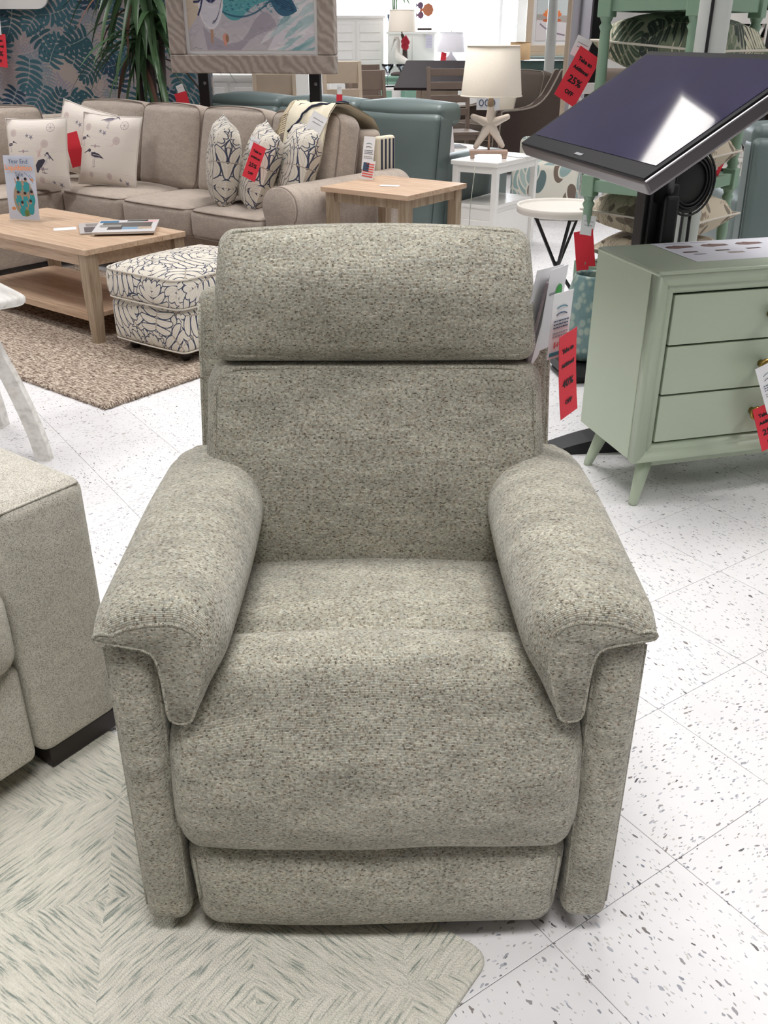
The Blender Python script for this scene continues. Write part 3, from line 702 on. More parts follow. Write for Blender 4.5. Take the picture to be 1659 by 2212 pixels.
# rolled arm
prof = [(0, .06), (.20, .06), (.20, .45), (.215, .50), (.225, .555), (.21, .61), (.165, .645), (.105, .655), (.04, .64), (-.005, .60), (-.02, .55), (-.01, .50), (0, .45)]
P = []
for k, (x, z) in enumerate(prof): P.append(V(x + .0, 0, z))
P = crom(P, 3); ctr = V(.1, 0, .4)
rings = []
for y, sc_ in ((-.035, .93), (-.03, .97), (-.018, 1), (.0, 1), (.3, 1), (.6, 1), (.92, 1), (.95, .97)): rings.append([V(ctr.x + (p.x - ctr.x) * sc_, y, ctr.z + (p.z - ctr.z) * (1 - (1 - sc_) * .5)) for p in P])
ra = MB().loft(rings).build('arm', SECT, sec)
MB().tube([V(ctr.x + (p.x - ctr.x) * .98, -.024, ctr.z + (p.z - ctr.z) * .99) for p in P], .0045, 6, closed=True).build('piping', SWELT, ra)
for x, y in ((-.55, .1), (-1.5, .1), (.1, .06), (-2.3, -1.1), (-2.35, .8), (.1, .85)): MB().lathe([(.02, 0), (.03, .065)], (x, y, 0), 10).build('foot', DARKW, sec)

# ------------------------------------------------------------------ cushions scattered on the sectional
def pillow_mesh(w, h, t, n=10):
    vs, fs, uvs = [], [], []
    for sgn in (-1, 1):
        o = len(vs)
        for i in range(n + 1):
            for j in range(n + 1):
                u, v = i / n * 2 - 1, j / n * 2 - 1
                pin = 1 - .05 * ((1 - u * u) * abs(v) ** 3 + 0) ; pin2 = 1 - .05 * ((1 - v * v) * abs(u) ** 3)
                d = max(0, (1 - u ** 2)) ** .32 * max(0, (1 - v ** 2)) ** .32
                vs.append((u * w / 2 * pin2, sgn * t / 2 * d, v * h / 2 * pin))
        for i in range(n):
            for j in range(n):
                q = [o + i * (n + 1) + j, o + (i + 1) * (n + 1) + j, o + (i + 1) * (n + 1) + j + 1, o + i * (n + 1) + j + 1]
                fs.append(q if sgn < 0 else q[::-1])
                uu = [((vs[k][0] / w + .5), (vs[k][2] / h + .5)) for k in q]
                uvs.append(uu if sgn < 0 else uu[::-1])
    return vs, fs, uvs
def pillow(name, label, loc, rot, w, h, t, mat, pipe=None, group=None, fringe=None):
    th = thing(name, label, 'pillow', loc, rot=rot, group=group)
    vs, fs, uvs = pillow_mesh(w, h, t); MB().add(vs, fs, uvs).build('cover', mat, th)
    if pipe:
        pts = []
        for k in range(40):
            a = k / 10; s_ = a % 1; q = int(a)
            u, v = [(2 * s_ - 1, -1), (1, 2 * s_ - 1), (1 - 2 * s_, 1), (-1, 1 - 2 * s_)][q]
            pts.append((u * w / 2 * (1 - .05 * (1 - v * v) * abs(u) ** 3), 0, v * h / 2 * (1 - .05 * (1 - u * u) * abs(v) ** 3)))
        MB().tube(pts, .0045, 5, closed=True).build('piping', pipe, th)
    return th
# shorebird print
bc = Canvas(900, 900, (226, 217, 208)); INK, GREY_, ROSE = (66, 62, 76), (140, 134, 146), (200, 180, 176)
rr = random.Random(5)
for k in range(70):
    x, y = rr.uniform(20, 800), rr.uniform(20, 880); pts = [(x + i * 7, y + math.sin(i * 1.7 + k) * 3.5 * rr.random()) for i in range(rr.randint(8, 26))]
    bc.stroke(pts, 1.6, (190, 178, 178), .7)
def star5(x, y, r, a, c): bc.poly([(x + (r if k % 2 == 0 else r * .36) * math.cos(R(a + 36 * k)), y + (r if k % 2 == 0 else r * .36) * math.sin(R(a + 36 * k))) for k in range(10)], c)
for x, y, r, a in ((390, 660, 34, 20), (450, 640, 40, 50), (720, 90, 30, 10), (800, 60, 38, 40), (60, 610, 26, 0), (650, 420, 30, 15), (700, 390, 34, 50)): star5(x, y, r, a, GREY_)
for x, y, r in ((180, 700, 48), (560, 120, 40), (280, 120, 34), (640, 560, 52)):
    bc.ell(x, y, r, r, ROSE, .7)
    for k in range(10): bc.stroke([(x, y), (x + r * math.cos(k * .63), y + r * math.sin(k * .63))], 1.5, GREY_, .5)
bc.ell(720, 760, 56, 56, (176, 160, 164)); bc.ell(720, 760, 49, 49, (226, 217, 208))
for k in range(8): bc.stroke([(720, 760), (720 + 48 * math.cos(k * math.pi / 4), 760 + 48 * math.sin(k * math.pi / 4))], 4, (150, 130, 140), .8)
for x, y in ((330, 470), (590, 250)): bc.stroke([(x - 70, y), (x + 70, y)], 16, GREY_, .55); bc.ell(x, y, 16, 22, (168, 140, 146), .8)
for k in range(26):
    a = rr.uniform(60, 125); L_ = rr.uniform(60, 150); bc.stroke(bez((560 + rr.uniform(-30, 30), 400), (560 + 40 * math.cos(R(a)), 470), (560 + L_ * math.cos(R(a)), 400 + L_ * math.sin(R(a))), 5), 2.2, (206, 176, 170), .8)
def bird(cx, cy, s_, flip=1, dark=INK, belly=(216, 206, 200)):
    F = lambda pts: [(cx + flip * x * s_, cy + y * s_) for x, y in pts]
    bc.poly(F([(-95, 10), (-40, 48), (20, 50), (62, 70), (84, 62), (80, 36), (55, 6), (10, -22), (-40, -18)]), belly)
    bc.poly(F([(-120, -6), (-60, 36), (0, 52), (46, 46), (40, 14), (-10, 0), (-60, 2)]), dark)
    bc.stroke(F([(-70, 18), (-20, 26), (20, 26)]), 6 * s_, belly, .8)
    bc.ell(cx + flip * 70 * s_, cy + 66 * s_, 19 * s_, 17 * s_, dark); bc.poly(F([(84, 72), (138, 40), (136, 34), (80, 58)]), dark)
    for x in (-2, 14): bc.stroke(F([(x, -20), (x + 4, -58), (x - 4, -92), (x + 14, -96)]), 4 * s_, (120, 108, 112))
def pelican_print(cx, cy, s_):
    F = lambda pts: [(cx + x * s_, cy + y * s_) for x, y in pts]
    bc.poly(F([(-90, -95), (-96, 0), (-50, 62), (30, 80), (70, 40), (40, 0), (-30, -40), (-70, -100)]), INK); bc.poly(F([(-20, -40), (50, 0), (86, 40), (60, 60), (20, 10)]), (206, 198, 196))
    bc.stroke(F([(60, 40), (84, 84), (74, 130), (92, 150)]), [26 * s_, 16 * s_, 15 * s_, 22 * s_], (206, 198, 196)); bc.ell(cx + 88 * s_, cy + 150 * s_, 20 * s_, 14 * s_, INK); bc.poly(F([(98, 152), (170, 60), (160, 56), (90, 138)]), INK)
    for x in (-10, 16): bc.stroke(F([(x, -30), (x + 6, -100), (x + 44, -106)]), 6 * s_, INK)
bc2 = bc
pelican_print(590, 300, .95); bird(130, 540, .75, 1)
BIRD1 = print_mat('shorebird_print', bc, .85, weavebump=.2, sheen=.1)
keep = bc.a.copy(); bc.a[180:480, 430:760] = np.array((224, 215, 206)) / 255; bird(330, 330, 1.25, -1); bird(480, 800, 1.0, 1, (104, 98, 110), (180, 170, 172))
BIRD2 = print_mat('shorebird_print_second', bc, .85, weavebump=.2, sheen=.1)
CORD = plain('cord_trim', (214, 206, 198), .8)
# ------------------------------------------------------------------ placed cushions
pillow('throw_pillow', 'shorebird print cushion with a dark pelican, at the left end of the sectional', (-2.12, 6.03, .69), (R(-14), R(-2), R(-12)), .41, .42, .15, BIRD1, CORD, 'shorebird cushions')
pillow('throw_pillow', 'shorebird print cushion half hidden in the sectional corner with a red tag below it', (-1.95, 6.42, .73), (R(-16), R(12), R(-24)), .42, .43, .14, BIRD1, CORD, 'shorebird cushions')
pillow('throw_pillow', 'shorebird print cushion with one long-beaked wading bird, standing before the sectional back', (-1.71, 6.14, .70), (R(-17), R(3), R(-20)), .42, .43, .15, BIRD2, CORD, 'shorebird cushions')
pillow('throw_pillow', 'navy and cream leaf cushion at the left of the trio by the rolled arm', (-.90, 5.50, .705), (R(-8), R(6), R(-76)), .42, .45, .19, LEAFS, None, 'leaf cushions')
pillow('throw_pillow', 'navy and cream leaf cushion carrying a red sale tag, middle of its trio', (-.69, 5.40, .69), (R(-22), R(8), R(-74)), .42, .45, .18, LEAFS, None, 'leaf cushions')
pillow('throw_pillow', 'navy and cream leaf cushion resting against the rolled arm of the sectional', (-.475, 5.35, .70), (R(-20), R(8), R(-74)), .42, .46, .18, LEAFS, None, 'leaf cushions')
# ------------------------------------------------------------------ tags, cards and other paper
REDP = plain('red_tag_paper', (226, 50, 66), .7, vary=.02); WHITEC = plain('white_card', (238, 238, 240), .6, vary=.01); INKM = plain('black_ink', (24, 16, 20), .7); TEALM = plain('teal_ink', (52, 128, 142), .6)
GREYI = plain('grey_ink', (150, 150, 156), .7, vary=.02); REDI = plain('red_ink', (226, 96, 92), .7); GREENI = plain('green_ink', (70, 160, 80), .7); ORANGEI = plain('orange_ink', (240, 150, 84), .7); BLUEI = plain('blue_ink', (58, 82, 110), .7)
def sheet(w, h, bend=0.0, n=6, th=.0006):
    mb = MB(); f = lambda x, z: bend * (z / h) ** 2
    vs = []
    for side in (0, 1):
        for k in range(n + 1):
            z = -h * k / n
            for x in (-w / 2, w / 2): vs.append((x, f(x, z) + side * th, z))
    fs = []
    for k in range(n):
        a = 2 * k; fs.append([a, a + 2, a + 3, a + 1]); b = a + 2 * (n + 1); fs.append([b, b + 1, b + 3, b + 2])
    m_ = 2 * (n + 1)
    fs += [[0, 1, m_ + 1, m_], [2 * n, m_ + 2 * n, m_ + 2 * n + 1, 2 * n + 1]]
    uvs = [[((vs[k][0] + w / 2) / w, (vs[k][2] + h) / h) for k in f] for f in fs]
    return mb.add(vs, fs, uvs, False)
def red_tag(label, loc, rot, w, h, pct=None, bend=0.0, group='red sale tags', lines=True):
    t = thing('sale_tag', label, 'tag', loc, rot=rot, group=group)
    sheet(w, h, bend).build('card', REDP, t)
    if pct:
        y = -.0008
        r90 = (R(90), 0, 0)
        for txt, z, s_ in (('Take an', .20, .22), ('Additional', .37, .20), (pct, .60, .40), ('OFF', .83, .24)):
            zz = -h * z; text_part(txt, s_ * w * .92, INKM, t, (0, bend * (zz / h) ** 2 + y, zz), r90, bold=.0006 * w / .06, stretch=.92 if txt == 'Additional' else 1)
    return t
def price_tag(label, loc, rot, w, h, price, bend=0.0, group=None, rows=True):
    t = thing('price_tag', label, 'tag', loc, rot=rot, group=group)
    sheet(w, h, bend).build('card', WHITEC, t); r90 = (R(90), 0, 0)
    B = lambda z: bend * (z / h) ** 2 - .0012
    MB().box((0, B(-h * .93), -h * .93), (w * .86, .0006, h * .06), .0001).build('footer_bar', TEALM, t)
    arc = [(w * .3 * math.cos(R(a)), 0, w * .16 * math.sin(R(a))) for a in range(30, 151, 15)]
    MB().tube([(x, B(-h * .24), -h * .26 + z) for x, y, z in arc], .0008, 4).build('emblem', TEALM, t)
    MB().tube([(x, B(-h * .32), -h * .36 + z) for x, y, z in arc], .0009, 4).build('emblem', BLUEI, t)
    rr = random.Random(len(label))
    for k, z in enumerate((.42, .47, .52, .60, .65)):
        mb = MB(); x = -w * .36
        while x < w * .34:
            l_ = rr.uniform(.06, .14) * w; mb.box((x + l_ / 2, B(-h * z), -h * z), (l_, .0005, h * .016), .0001); x += l_ + .03 * w
        mb.build('printed_line', BLUEI if k < 3 else GREYI, t, kind='stuff')
    if not price: MB().box((0, B(-h * .8), -h * .8), (w * .5, .0005, h * .025), .0001).build('printed_line', REDI, t)
    else: text_part('$' + price, h * .13, REDI, t, (0, B(-h * .79), -h * .79), r90, stretch=.8)
    return t
def blank_tag(label, loc, rot, w, h, bend=0, group=None, lines=3, mat=None):
    t = thing('hang_tag', label, 'tag', loc, rot=rot, group=group); sheet(w, h, bend).build('card', mat or WHITEC, t)
    for k in range(lines): MB().box((0, bend * (.3 + .2 * k) ** 2 - .001, -h * (.3 + .2 * k)), (w * (.7 - .12 * (k % 2)), .0005, h * .025), .0001).build('printed_line', GREYI, t)
    return t

# throw blanket over the right back cushion
m = NT('cream_woven_throw'); uv = m.uv(); sp = m.n('SeparateXYZ', {0: uv})
g = m.noise(uv, 180.0, 2); m.base(m.mix(g, srgb(214, 204, 182), srgb(234, 226, 206)), .95, 0, .1).bump(g, .5, .002); THROW = m.m
NAVYM = plain('navy_wool', (44, 48, 70), .95); FRINGE = plain('cream_fringe', (222, 208, 182), .95)
tb = thing('throw_blanket', 'cream fringed throw with navy motifs draped over the right back cushion', 'blanket', (-.6, 5.0, 0), -38)
def drape(s_):   # path over the cushion in (y, z)
    P = [(.20, .52), (.30, .60), (.385, .72), (.43, .84), (.475, .935), (.55, .99), (.66, .985), (.78, .945), (.90, .90), (.965, .84), (.975, .66)]
    k = s_ * (len(P) - 1); i = min(len(P) - 2, int(k)); t = k - i
    return P[i][0] * (1 - t) + P[i + 1][0] * t, P[i][1] * (1 - t) + P[i + 1][1] * t
def throw_pt(u, s_):
    y, z = drape(s_); x = -.33 + .30 * u + .16 * (1 - s_) * .6
    return V(x, y - .012 + .006 * math.sin(u * 17 + s_ * 4), z + .012 + .008 * math.sin(u * 13 + 3 * s_))
NU, NS = 14, 26; vs = []; fs = []; uvs = []
for k in (0, 1):
    for i in range(NU + 1):
        for j in range(NS + 1): p = throw_pt(i / NU, j / NS); vs.append((p.x, p.y - .007 * (1 - k), p.z + .007 * (1 - k)))
M_ = (NU + 1) * (NS + 1)
for i in range(NU):
    for j in range(NS):
        q = [i * (NS + 1) + j, (i + 1) * (NS + 1) + j, (i + 1) * (NS + 1) + j + 1, i * (NS + 1) + j + 1]
        fs += [q, [M_ + k for k in q[::-1]]]; u_ = [(vs[k][0], vs[k][1] + vs[k][2]) for k in q]; uvs += [u_, u_[::-1]]
MB().add(vs, fs, uvs).build('cloth', THROW, tb)
def motif(pts, name='motif', mat=None):
    vs = []; 
    for u, s_ in pts: p = throw_pt(u, s_); vs.append((p.x, p.y - .0105, p.z + .0105))
    c0 = sum((Vector(v) for v in vs), Vector()) / len(vs); vs.append(c0 + V(0, -.002, .002)); n = len(pts)
    MB().add(vs, [[n, k, (k + 1) % n] for k in range(n)], None, True).build(name, mat or NAVYM, tb)
motif([(.52, .30), (.78, .26), (.95, .10), (.74, .17)]); motif([(.0, .52), (.0, .38), (.18, .50), (.20, .62), (.02, .66)])
def cordp(u0, s0, u1, s1, n=16): return [throw_pt(u0 + (u1 - u0) * k / n, s0 + (s1 - s0) * k / n) + V(.004 * math.sin(k * 2.2), -.012, .012) for k in range(n + 1)]
MB().tube(cordp(.12, .30, .98, .62), .006, 6).build('braid', NAVYM, tb); MB().tube(cordp(.60, .02, .98, .03), .006, 6).build('braid', NAVYM, tb)
mb = MB(); rr = random.Random(2)
for k in range(26):
    s_ = .30 + .30 * k / 25; p = throw_pt(0, s_); mb.tube([p + V(0, -.01, .008), p + V(-.03, -.012, -.004), p + V(-.055 - rr.uniform(0, .02), -.012 - rr.uniform(0, .01), -.05 - rr.uniform(0, .02))], .004, 5)
mb.build('fringe', FRINGE, tb, kind='stuff')
mb = MB()
for k in range(5): mb.box((.085 + .002 * k, .62 + .045 * k, .72 - .012 * k), (.022, .022, .20), .004)
foldo = MB().soft((.06, .90, .72), (.05, .16, .22), .02, (1, 3, 3), 2).build('folded_edge', THROW, tb)
for k in range(4): MB().box((.0865, .845 + .036 * k, .72), (.003, .014, .19), .001).build('stripe', NAVYM, foldo)

blank_tag('white card tied to the cream throw on the sectional', (-.335, 5.32, .965), (R(-10), R(28), R(-10)), .085, .10, 0, None, 2)
price_tag('store price ticket hanging over the rolled arm of the sectional', (-.075, 5.255, .862), (R(-8), R(4), R(-14)), .062, .165, None)
ft_ = thing('flag_tag', 'hang tag printed with a stars and stripes flag on the sectional arm', 'tag', (-.077, 5.232, .745), rot=(R(-8), R(8), R(-14)))
sheet(.068, .15).build('card', WHITEC, ft_)
MB().box((-.014, -.001, -.035), (.032, .0005, .045), .0001).build('flag_canton', BLUEI, ft_)
for k in range(6): MB().box((.008 if k < 3 else 0, -.001, -.018 - .0125 * k), (.045 if k < 3 else .06, .0005, .0062), .0001).build('flag_stripe', REDI, ft_)
for k in range(3): MB().box((0, -.001, -.105 - .013 * k), (.05 - .006 * k, .0005, .006), .0001).build('printed_line', BLUEI, ft_)
red_tag('red tag reading 25% OFF pinned on the middle leaf cushion', (-.645, 5.13, .83), (R(-8), R(22), R(-22)), .078, .18, '25%', 0)
blank_tag('small white ticket above the red tag on the middle leaf cushion', (-.668, 5.15, .865), (R(-10), R(14), R(-18)), .05, .06, 0, None, 1)
red_tag('plain red tag wedged upright between the two bird cushions', (-1.96, 6.20, .80), (R(-8), R(-14), R(-14)), .10, .20, None, 0)

# ------------------------------------------------------------------ on the coffee table
TT = .02 + .443
sg_ = thing('sale_sign', 'acrylic stand-up sign with a Year End Liquidation Sale poster on the coffee table', 'sign', (-1.895, 5.03, TT + .0015), rot=(R(-6), 0, R(-14)))
pc = Canvas(500, 760, (226, 228, 238))
pc.ell(280, 250, 175, 215, (176, 160, 132))
for k in range(18): pc.ell(300 + rr.uniform(-110, 110), 270 + rr.uniform(60, 190), rr.uniform(10, 40), rr.uniform(8, 26), rr.choice(((206, 190, 160), (150, 140, 128), (120, 130, 140))), .7)
for x, y in ((210, 400), (330, 390), (190, 230), (300, 220), (410, 240), (380, 130), (240, 110)):
    pc.ell(x, y, 50, 70, (64, 170, 176)); pc.ell(x, y + 82, 20, 26, (206, 160, 134)); pc.ell(x, y + 98, 24, 18, (60, 44, 40)); pc.stroke([(x - 40, y + 30), (x - 58, y + 90)], 18, (206, 160, 134))
pc.ell(300, 80, 40, 40, (120, 140, 70)); pc.ell(430, 480, 34, 14, (240, 150, 84), 1, -25); pc.ell(90, 130, 34, 20, (240, 150, 84), .9)
for p in ([(330, 560), (400, 510), (450, 440)], [(400, 540), (470, 480)]): pc.stroke(p, 10, (110, 140, 176), .7)
POSTER = print_mat('sale_poster', pc, .25, spec=.6)
mb = MB(); sheet(.178, .315).build('poster', POSTER, sg_, loc=(0, 0, .325))
ACRYL = thin_glass('clear_acrylic', (.985, .99, 1), .3)
MB().box((0, -.004, .167), (.184, .002, .325), .0005).build('front_pane', ACRYL, sg_); MB().box((0, .03, .003), (.184, .08, .003), .0005).build('foot', ACRYL, sg_)
text_part('Year End', .031, BLUEI, sg_, (0, -.008, .296), (R(90), 0, 0)); text_part('Liquidation', .036, ORANGEI, sg_, (0, -.008, .265), (R(90), 0, 0), bold=.0004); text_part('Sale', .031, BLUEI, sg_, (0, -.008, .233), (R(90), 0, 0))
mc = Canvas(512, 640, (216, 214, 216)); rr = random.Random(8)
for c_, x, y, w_, h_ in (((90, 88, 88), 256, 380, 210, 130), ((40, 110, 150), 90, 560, 80, 60), ((120, 160, 190), 300, 180, 110, 60), ((60, 58, 62), 170, 190, 60, 70), ((190, 170, 150), 420, 200, 60, 60), ((230, 190, 190), 440, 560, 60, 60), ((40, 60, 60), 330, 590, 90, 40), ((150, 150, 146), 120, 330, 90, 60)): mc.poly([(x - w_, y - h_), (x + w_, y - h_), (x + w_, y + h_), (x - w_, y + h_)], c_)
MAGA = print_mat('magazine_cover', mc, .3, spec=.5)
mc2 = Canvas(400, 520, (188, 184, 182)); mc2.poly([(40, 40), (360, 40), (360, 300), (40, 300)], (84, 82, 84)); mc2.poly([(60, 330), (340, 330), (340, 480), (60, 480)], (140, 136, 134)); MAGB = print_mat('magazine_cover_second', mc2, .35, spec=.5)
PAGES = plain('paper_pages', (214, 212, 210), .7)
def magazine(label, x, y, z, rz, w, h, t, mat):
    g = thing('magazine', label, 'magazine', (x, y, z), rz, 'magazines on the coffee table')
    MB().box((0, 0, t / 2), (w - .004, h - .004, t - .002), .001).build('pages', PAGES, g)
    MB().add([(-w / 2, -h / 2, t), (w / 2, -h / 2, t), (w / 2, h / 2, t), (-w / 2, h / 2, t), (-w / 2, -h / 2, t - .001), (w / 2, -h / 2, t - .001), (w / 2, h / 2, t - .001), (-w / 2, h / 2, t - .001)], [[0, 1, 2, 3], [7, 6, 5, 4], [0, 4, 5, 1], [1, 5, 6, 2], [2, 6, 7, 3], [3, 7, 4, 0]], [[(0, 0), (1, 0), (1, 1), (0, 1)]] + [[(0, 0)] * 4] * 5, False).build('cover', mat, g)
magazine('magazine with a grey cover lying open-fanned under the glossy one', -1.43, 4.83, TT, 18, .23, .29, .008, MAGB)
magazine('glossy magazine with a room picture on its cover, top of the coffee table pile', -1.30, 4.80, TT + .0085, 8, .30, .33, .012, MAGA)
cd = thing('price_card', 'small white card lying on the coffee table beside the magazines', 'card', (-1.62, 4.82, TT), 20); MB().box((0, 0, .001), (.11, .07, .0012), .0002).build('card', WHITEC, cd)
cd = thing('price_card', 'small white card lying on the wooden end table', 'card', (.03, 4.98, .6505), -10); MB().box((0, 0, .001), (.10, .05, .0012), .0002).build('card', WHITEC, cd)

# ------------------------------------------------------------------ end table
et = thing('end_table', 'square wooden end table beside the rolled arm of the sectional', 'table', (.054, 5.02, 0), -36)
for k in range(4): MB().box((0, -.204 + .136 * k, .638), (.545, .1352, .024), .002).build('plank', MANGO, et)
for sy in (-1, 1): MB().box((0, sy * .232, .602), (.45, .02, .048), .002).build('apron', OAKV, et)
for sx in (-1, 1): MB().box((sx * .232, 0, .602), (.02, .44, .048), .002).build('apron', OAKV, et)
for sx in (-1, 1):
    for sy in (-1, 1):
        rg_ = lambda h, z: [(sx * .228 + a * h, sy * .228 + b * h, z) for a, b in ((-1, -1), (1, -1), (1, 1), (-1, 1))]
        MB().loft([rg_(.020, 0), rg_(.026, .3), rg_(.026, .626)], True, True, smooth=False).build('leg', OAKV, et)

# ------------------------------------------------------------------ green leather sofas
m = NT('green_leather'); co = m.obj(); g = m.noise(co, 4.0, 3); v = m.n('TexVoronoi', {'Vector': co, 'Scale': 240.0}).outputs['Distance']
m.base(m.mix(g, srgb(93, 107, 106), srgb(109, 122, 121)), .42, 0, .5).bump(m.math('ADD', v, m.math('MULTIPLY', m.noise(co, 9.0, 3), 6.0)), .25, .001); LEATH = m.m
SEAM = plain('dark_seam', (52, 66, 66), .6)
def green_sofa(label, loc, rz, w, n, zt=.95):
    g = thing('leather_sofa', label, 'sofa', loc, rz)      # local -y is the back, seen from the camera
    cw = w / n
    for k in range(n):
        x = -w + cw * (k + .5)
        fn = lambda p: V(p.x, p.y + .14 * (1 - (p.z - .1) / (zt - .1)) * -1 + .0, p.z)
        MB().soft((x, .10, .06 + (zt - .1) / 2), (cw - .004, .20, zt - .12), .045, (4, 1, 6), 3, (0, .02, .006), fn=lambda p: V(p.x, p.y + .12 * (p.z - .1), p.z)).build('back_panel', LEATH, g)
        MB().soft((x, .26, zt - .06), (cw - .012, .26, .13), .045, (5, 2, 2), 4, (.0, .02, .028)).build('headrest', LEATH, g)
        MB().soft((x, .62, .34), (cw - .02, .62, .20), .06, (4, 4, 2), 3, (0, .02, .02)).build('seat_cushion', LEATH, g)
    for x in (-w + .10, -.10):
        MB().soft((x, .62, .33), (.20, .88, .56), .06, (2, 5, 4), 3, (.02, .02, .02)).build('arm', LEATH, g)
    for sx in (-w, 0):
        MB().tube([V(sx + (.003 if sx == 0 else -.003), .012 + .12 * (z - .1), z) for z in [.1 + (zt - .16) * k / 10 for k in range(11)]], .004, 5).build('seam', SEAM, g)
    MB().soft((-w / 2, .45, .06), (w + .1, .70, .11), .02, (2, 2, 1), 2).build('base', DARKW, g)
    return g
green_sofa('long green leather sofa seen from behind the picture stand', (.30, 6.32, 0), -36, 2.12, 3, .94)

# ------------------------------------------------------------------ framed beach picture on a black stand
m = NT('driftwood_frame'); co = m.obj(); wv = m.n('TexWave', {'Vector': co, 'Scale': 9.0, 'Distortion': 9.0, 'Detail': 3.0, 'Detail Scale': .8}, wave_type='BANDS', bands_direction='DIAGONAL').outputs['Fac']
g = m.noise(m.mapping(co, (30, 30, 30)), 1.0, 3)
m.base(m.mix(m.math('MULTIPLY', g, .9), m.ramp(wv, [(.1, srgb(150, 138, 130)), (.5, srgb(172, 160, 152)), (.9, srgb(196, 186, 178))]), srgb(168, 156, 148)), .6).bump(wv, .2, .001); DRIFT = m.m
pa = Canvas(1100, 900, (196, 192, 200))
A = pa
A.poly([(0, 900), (0, 300), (120, 420), (240, 640), (300, 900)], (214, 200, 178), .9); A.poly([(0, 0), (0, 260), (200, 300), (500, 330), (700, 180), (620, 0)], (200, 196, 202)); A.poly([(560, 0), (640, 120), (780, 300), (840, 460), (900, 900), (1100, 900), (1100, 0)], (224, 220, 228))
rr = random.Random(21)
for k in range(60):
    x = rr.uniform(700, 1090); y = rr.uniform(10, 880)
    if x > 640 + y * .28: A.stroke(bez((x - 90, y - 40), (x, y + 30), (x + 110, y + 60), 7), [4, 18, 34, 40, 30, 18, 9, 4], rr.choice(((150, 190, 194), (184, 208, 212), (238, 236, 240), (120, 168, 176))), .7)
A.poly(bez((130, 330), (420, 120), (560, 330)) + bez((560, 330), (700, 500), (780, 330)) + [(700, 300), (560, 260), (300, 60), (170, 130)], (150, 144, 160), .55)
A.poly(bez((300, 430), (380, 330), (480, 380), 8) + bez((480, 380), (600, 480), (740, 480), 8) + [(740, 520)] + bez((740, 520), (560, 560), (420, 640), 8) + bez((420, 640), (320, 640), (290, 560), 6), (96, 168, 176))
for k in range(120):
    x = rr.uniform(310, 740); y = 470 + (x - 420) * .04 + rr.uniform(-70, 80)
    A.stroke([(x, y), (x + rr.uniform(6, 22), y + rr.uniform(-8, 8))], rr.uniform(4, 12), rr.choice(((60, 128, 146), (140, 196, 198), (48, 100, 126))), .6)
A.stroke(bez((310, 420), (520, 330), (730, 480)), 12, (52, 96, 122), .8)
A.poly(bez((720, 500), (740, 560), (700, 640)) + [(680, 760), (760, 720), (790, 560)], (58, 110, 138)); A.poly(bez((730, 490), (800, 330), (960, 420), 8) + bez((960, 420), (900, 560), (740, 530), 8), (62, 104, 132))
for k in range(5): A.stroke(bez((740, 510), (820, 420 + 20 * k), (930, 420 + 8 * k)), 5, (34, 62, 92), .7)
A.stroke([(300, 600), (420, 700), (560, 660), (640, 700)], 60, (214, 178, 156), .8)
A.ell(215, 500, 112, 190, (232, 230, 236), 1, -4); A.ell(215, 500, 100, 176, (214, 212, 224), .8, -4); A.ell(232, 560, 62, 96, (186, 184, 204), 1, -10); A.ell(230, 580, 54, 80, (204, 202, 216), 1, -10)
A.stroke(bez((160, 520), (230, 420), (300, 560)), 16, (52, 58, 96)); A.stroke([(160, 520), (110, 480), (70, 478)], 14, (52, 58, 96)); A.stroke([(150, 510), (124, 440), (100, 400)], 14, (52, 58, 96))
for k in range(13): A.stroke([(222 + 8 * k * .9, 346 + k * k * .9), (228 + 8 * k * .9, 362 + k * k * .9)], 5, (72, 72, 100), .8)
A.stroke([(210, 300), (206, 230)], [26, 18], (186, 150, 128)); A.poly([(300, 270), (330, 290), (350, 262), (330, 200), (310, 220)], (222, 160, 142)); A.ell(342, 256, 14, 26, (168, 128, 104))
A.stroke([(30, 190), (60, 200), (90, 186), (116, 196)], 3, (110, 110, 120), .7)
for k in range(420):
    x, y = rr.uniform(0, 1100), rr.uniform(190, 890); cc = A.a[int(y), int(x)] * 255 + rr.uniform(-22, 22); an = rr.uniform(-.6, .9); A.stroke([(x - 30 * math.cos(an), y - 30 * math.sin(an)), (x, y), (x + 30 * math.cos(an), y + 30 * math.sin(an))], [3, rr.uniform(8, 22), 3], cc, .4)
A.a[:720] = A.a[180:].copy(); A.a[720:] = np.array((205, 196, 190)) / 255
ART = print_mat('beach_painting', pa, .5, spec=.3)
pf = thing('framed_picture', 'framed beach picture with a sun hat and teal tail on a black stand', 'picture', (-.845, 6.63, 1.121), -12)
W_, H_ = 1.11, 1.10
for nm, c, d in (('frame_rail', (0, 0, .055), (W_, .085, .11)), ('frame_rail', (0, 0, H_ - .055), (W_, .085, .11)), ('frame_stile', (-W_ / 2 + .055, 0, H_ / 2), (.11, .085, H_ - .221)), ('frame_stile', (W_ / 2 - .055, 0, H_ / 2), (.11, .085, H_ - .221))): MB().box(c, d, .008).build(nm, DRIFT, pf)
MB().box((0, .0, H_ / 2), (W_ - .22, .03, H_ - .22), .001).build('mat_board', WHITEC, pf)
w2, h2 = W_ - .268, H_ - .268
MB().prism([(-w2 / 2, -h2 / 2), (w2 / 2, -h2 / 2), (w2 / 2, h2 / 2), (-w2 / 2, h2 / 2)], -.018, -.016, fn=lambda p: V(p.x, p.y, p.z + H_ / 2), uvn=(-w2 / 2, w2 / 2, -h2 / 2, h2 / 2)).build('painting', ART, pf)
BLACKM = plain('black_metal', (20, 19, 24), .45, vary=.1)
ps = thing('picture_stand', 'black two-post metal stand carrying the framed beach picture', 'stand', (-.845, 6.63, 0), -12)
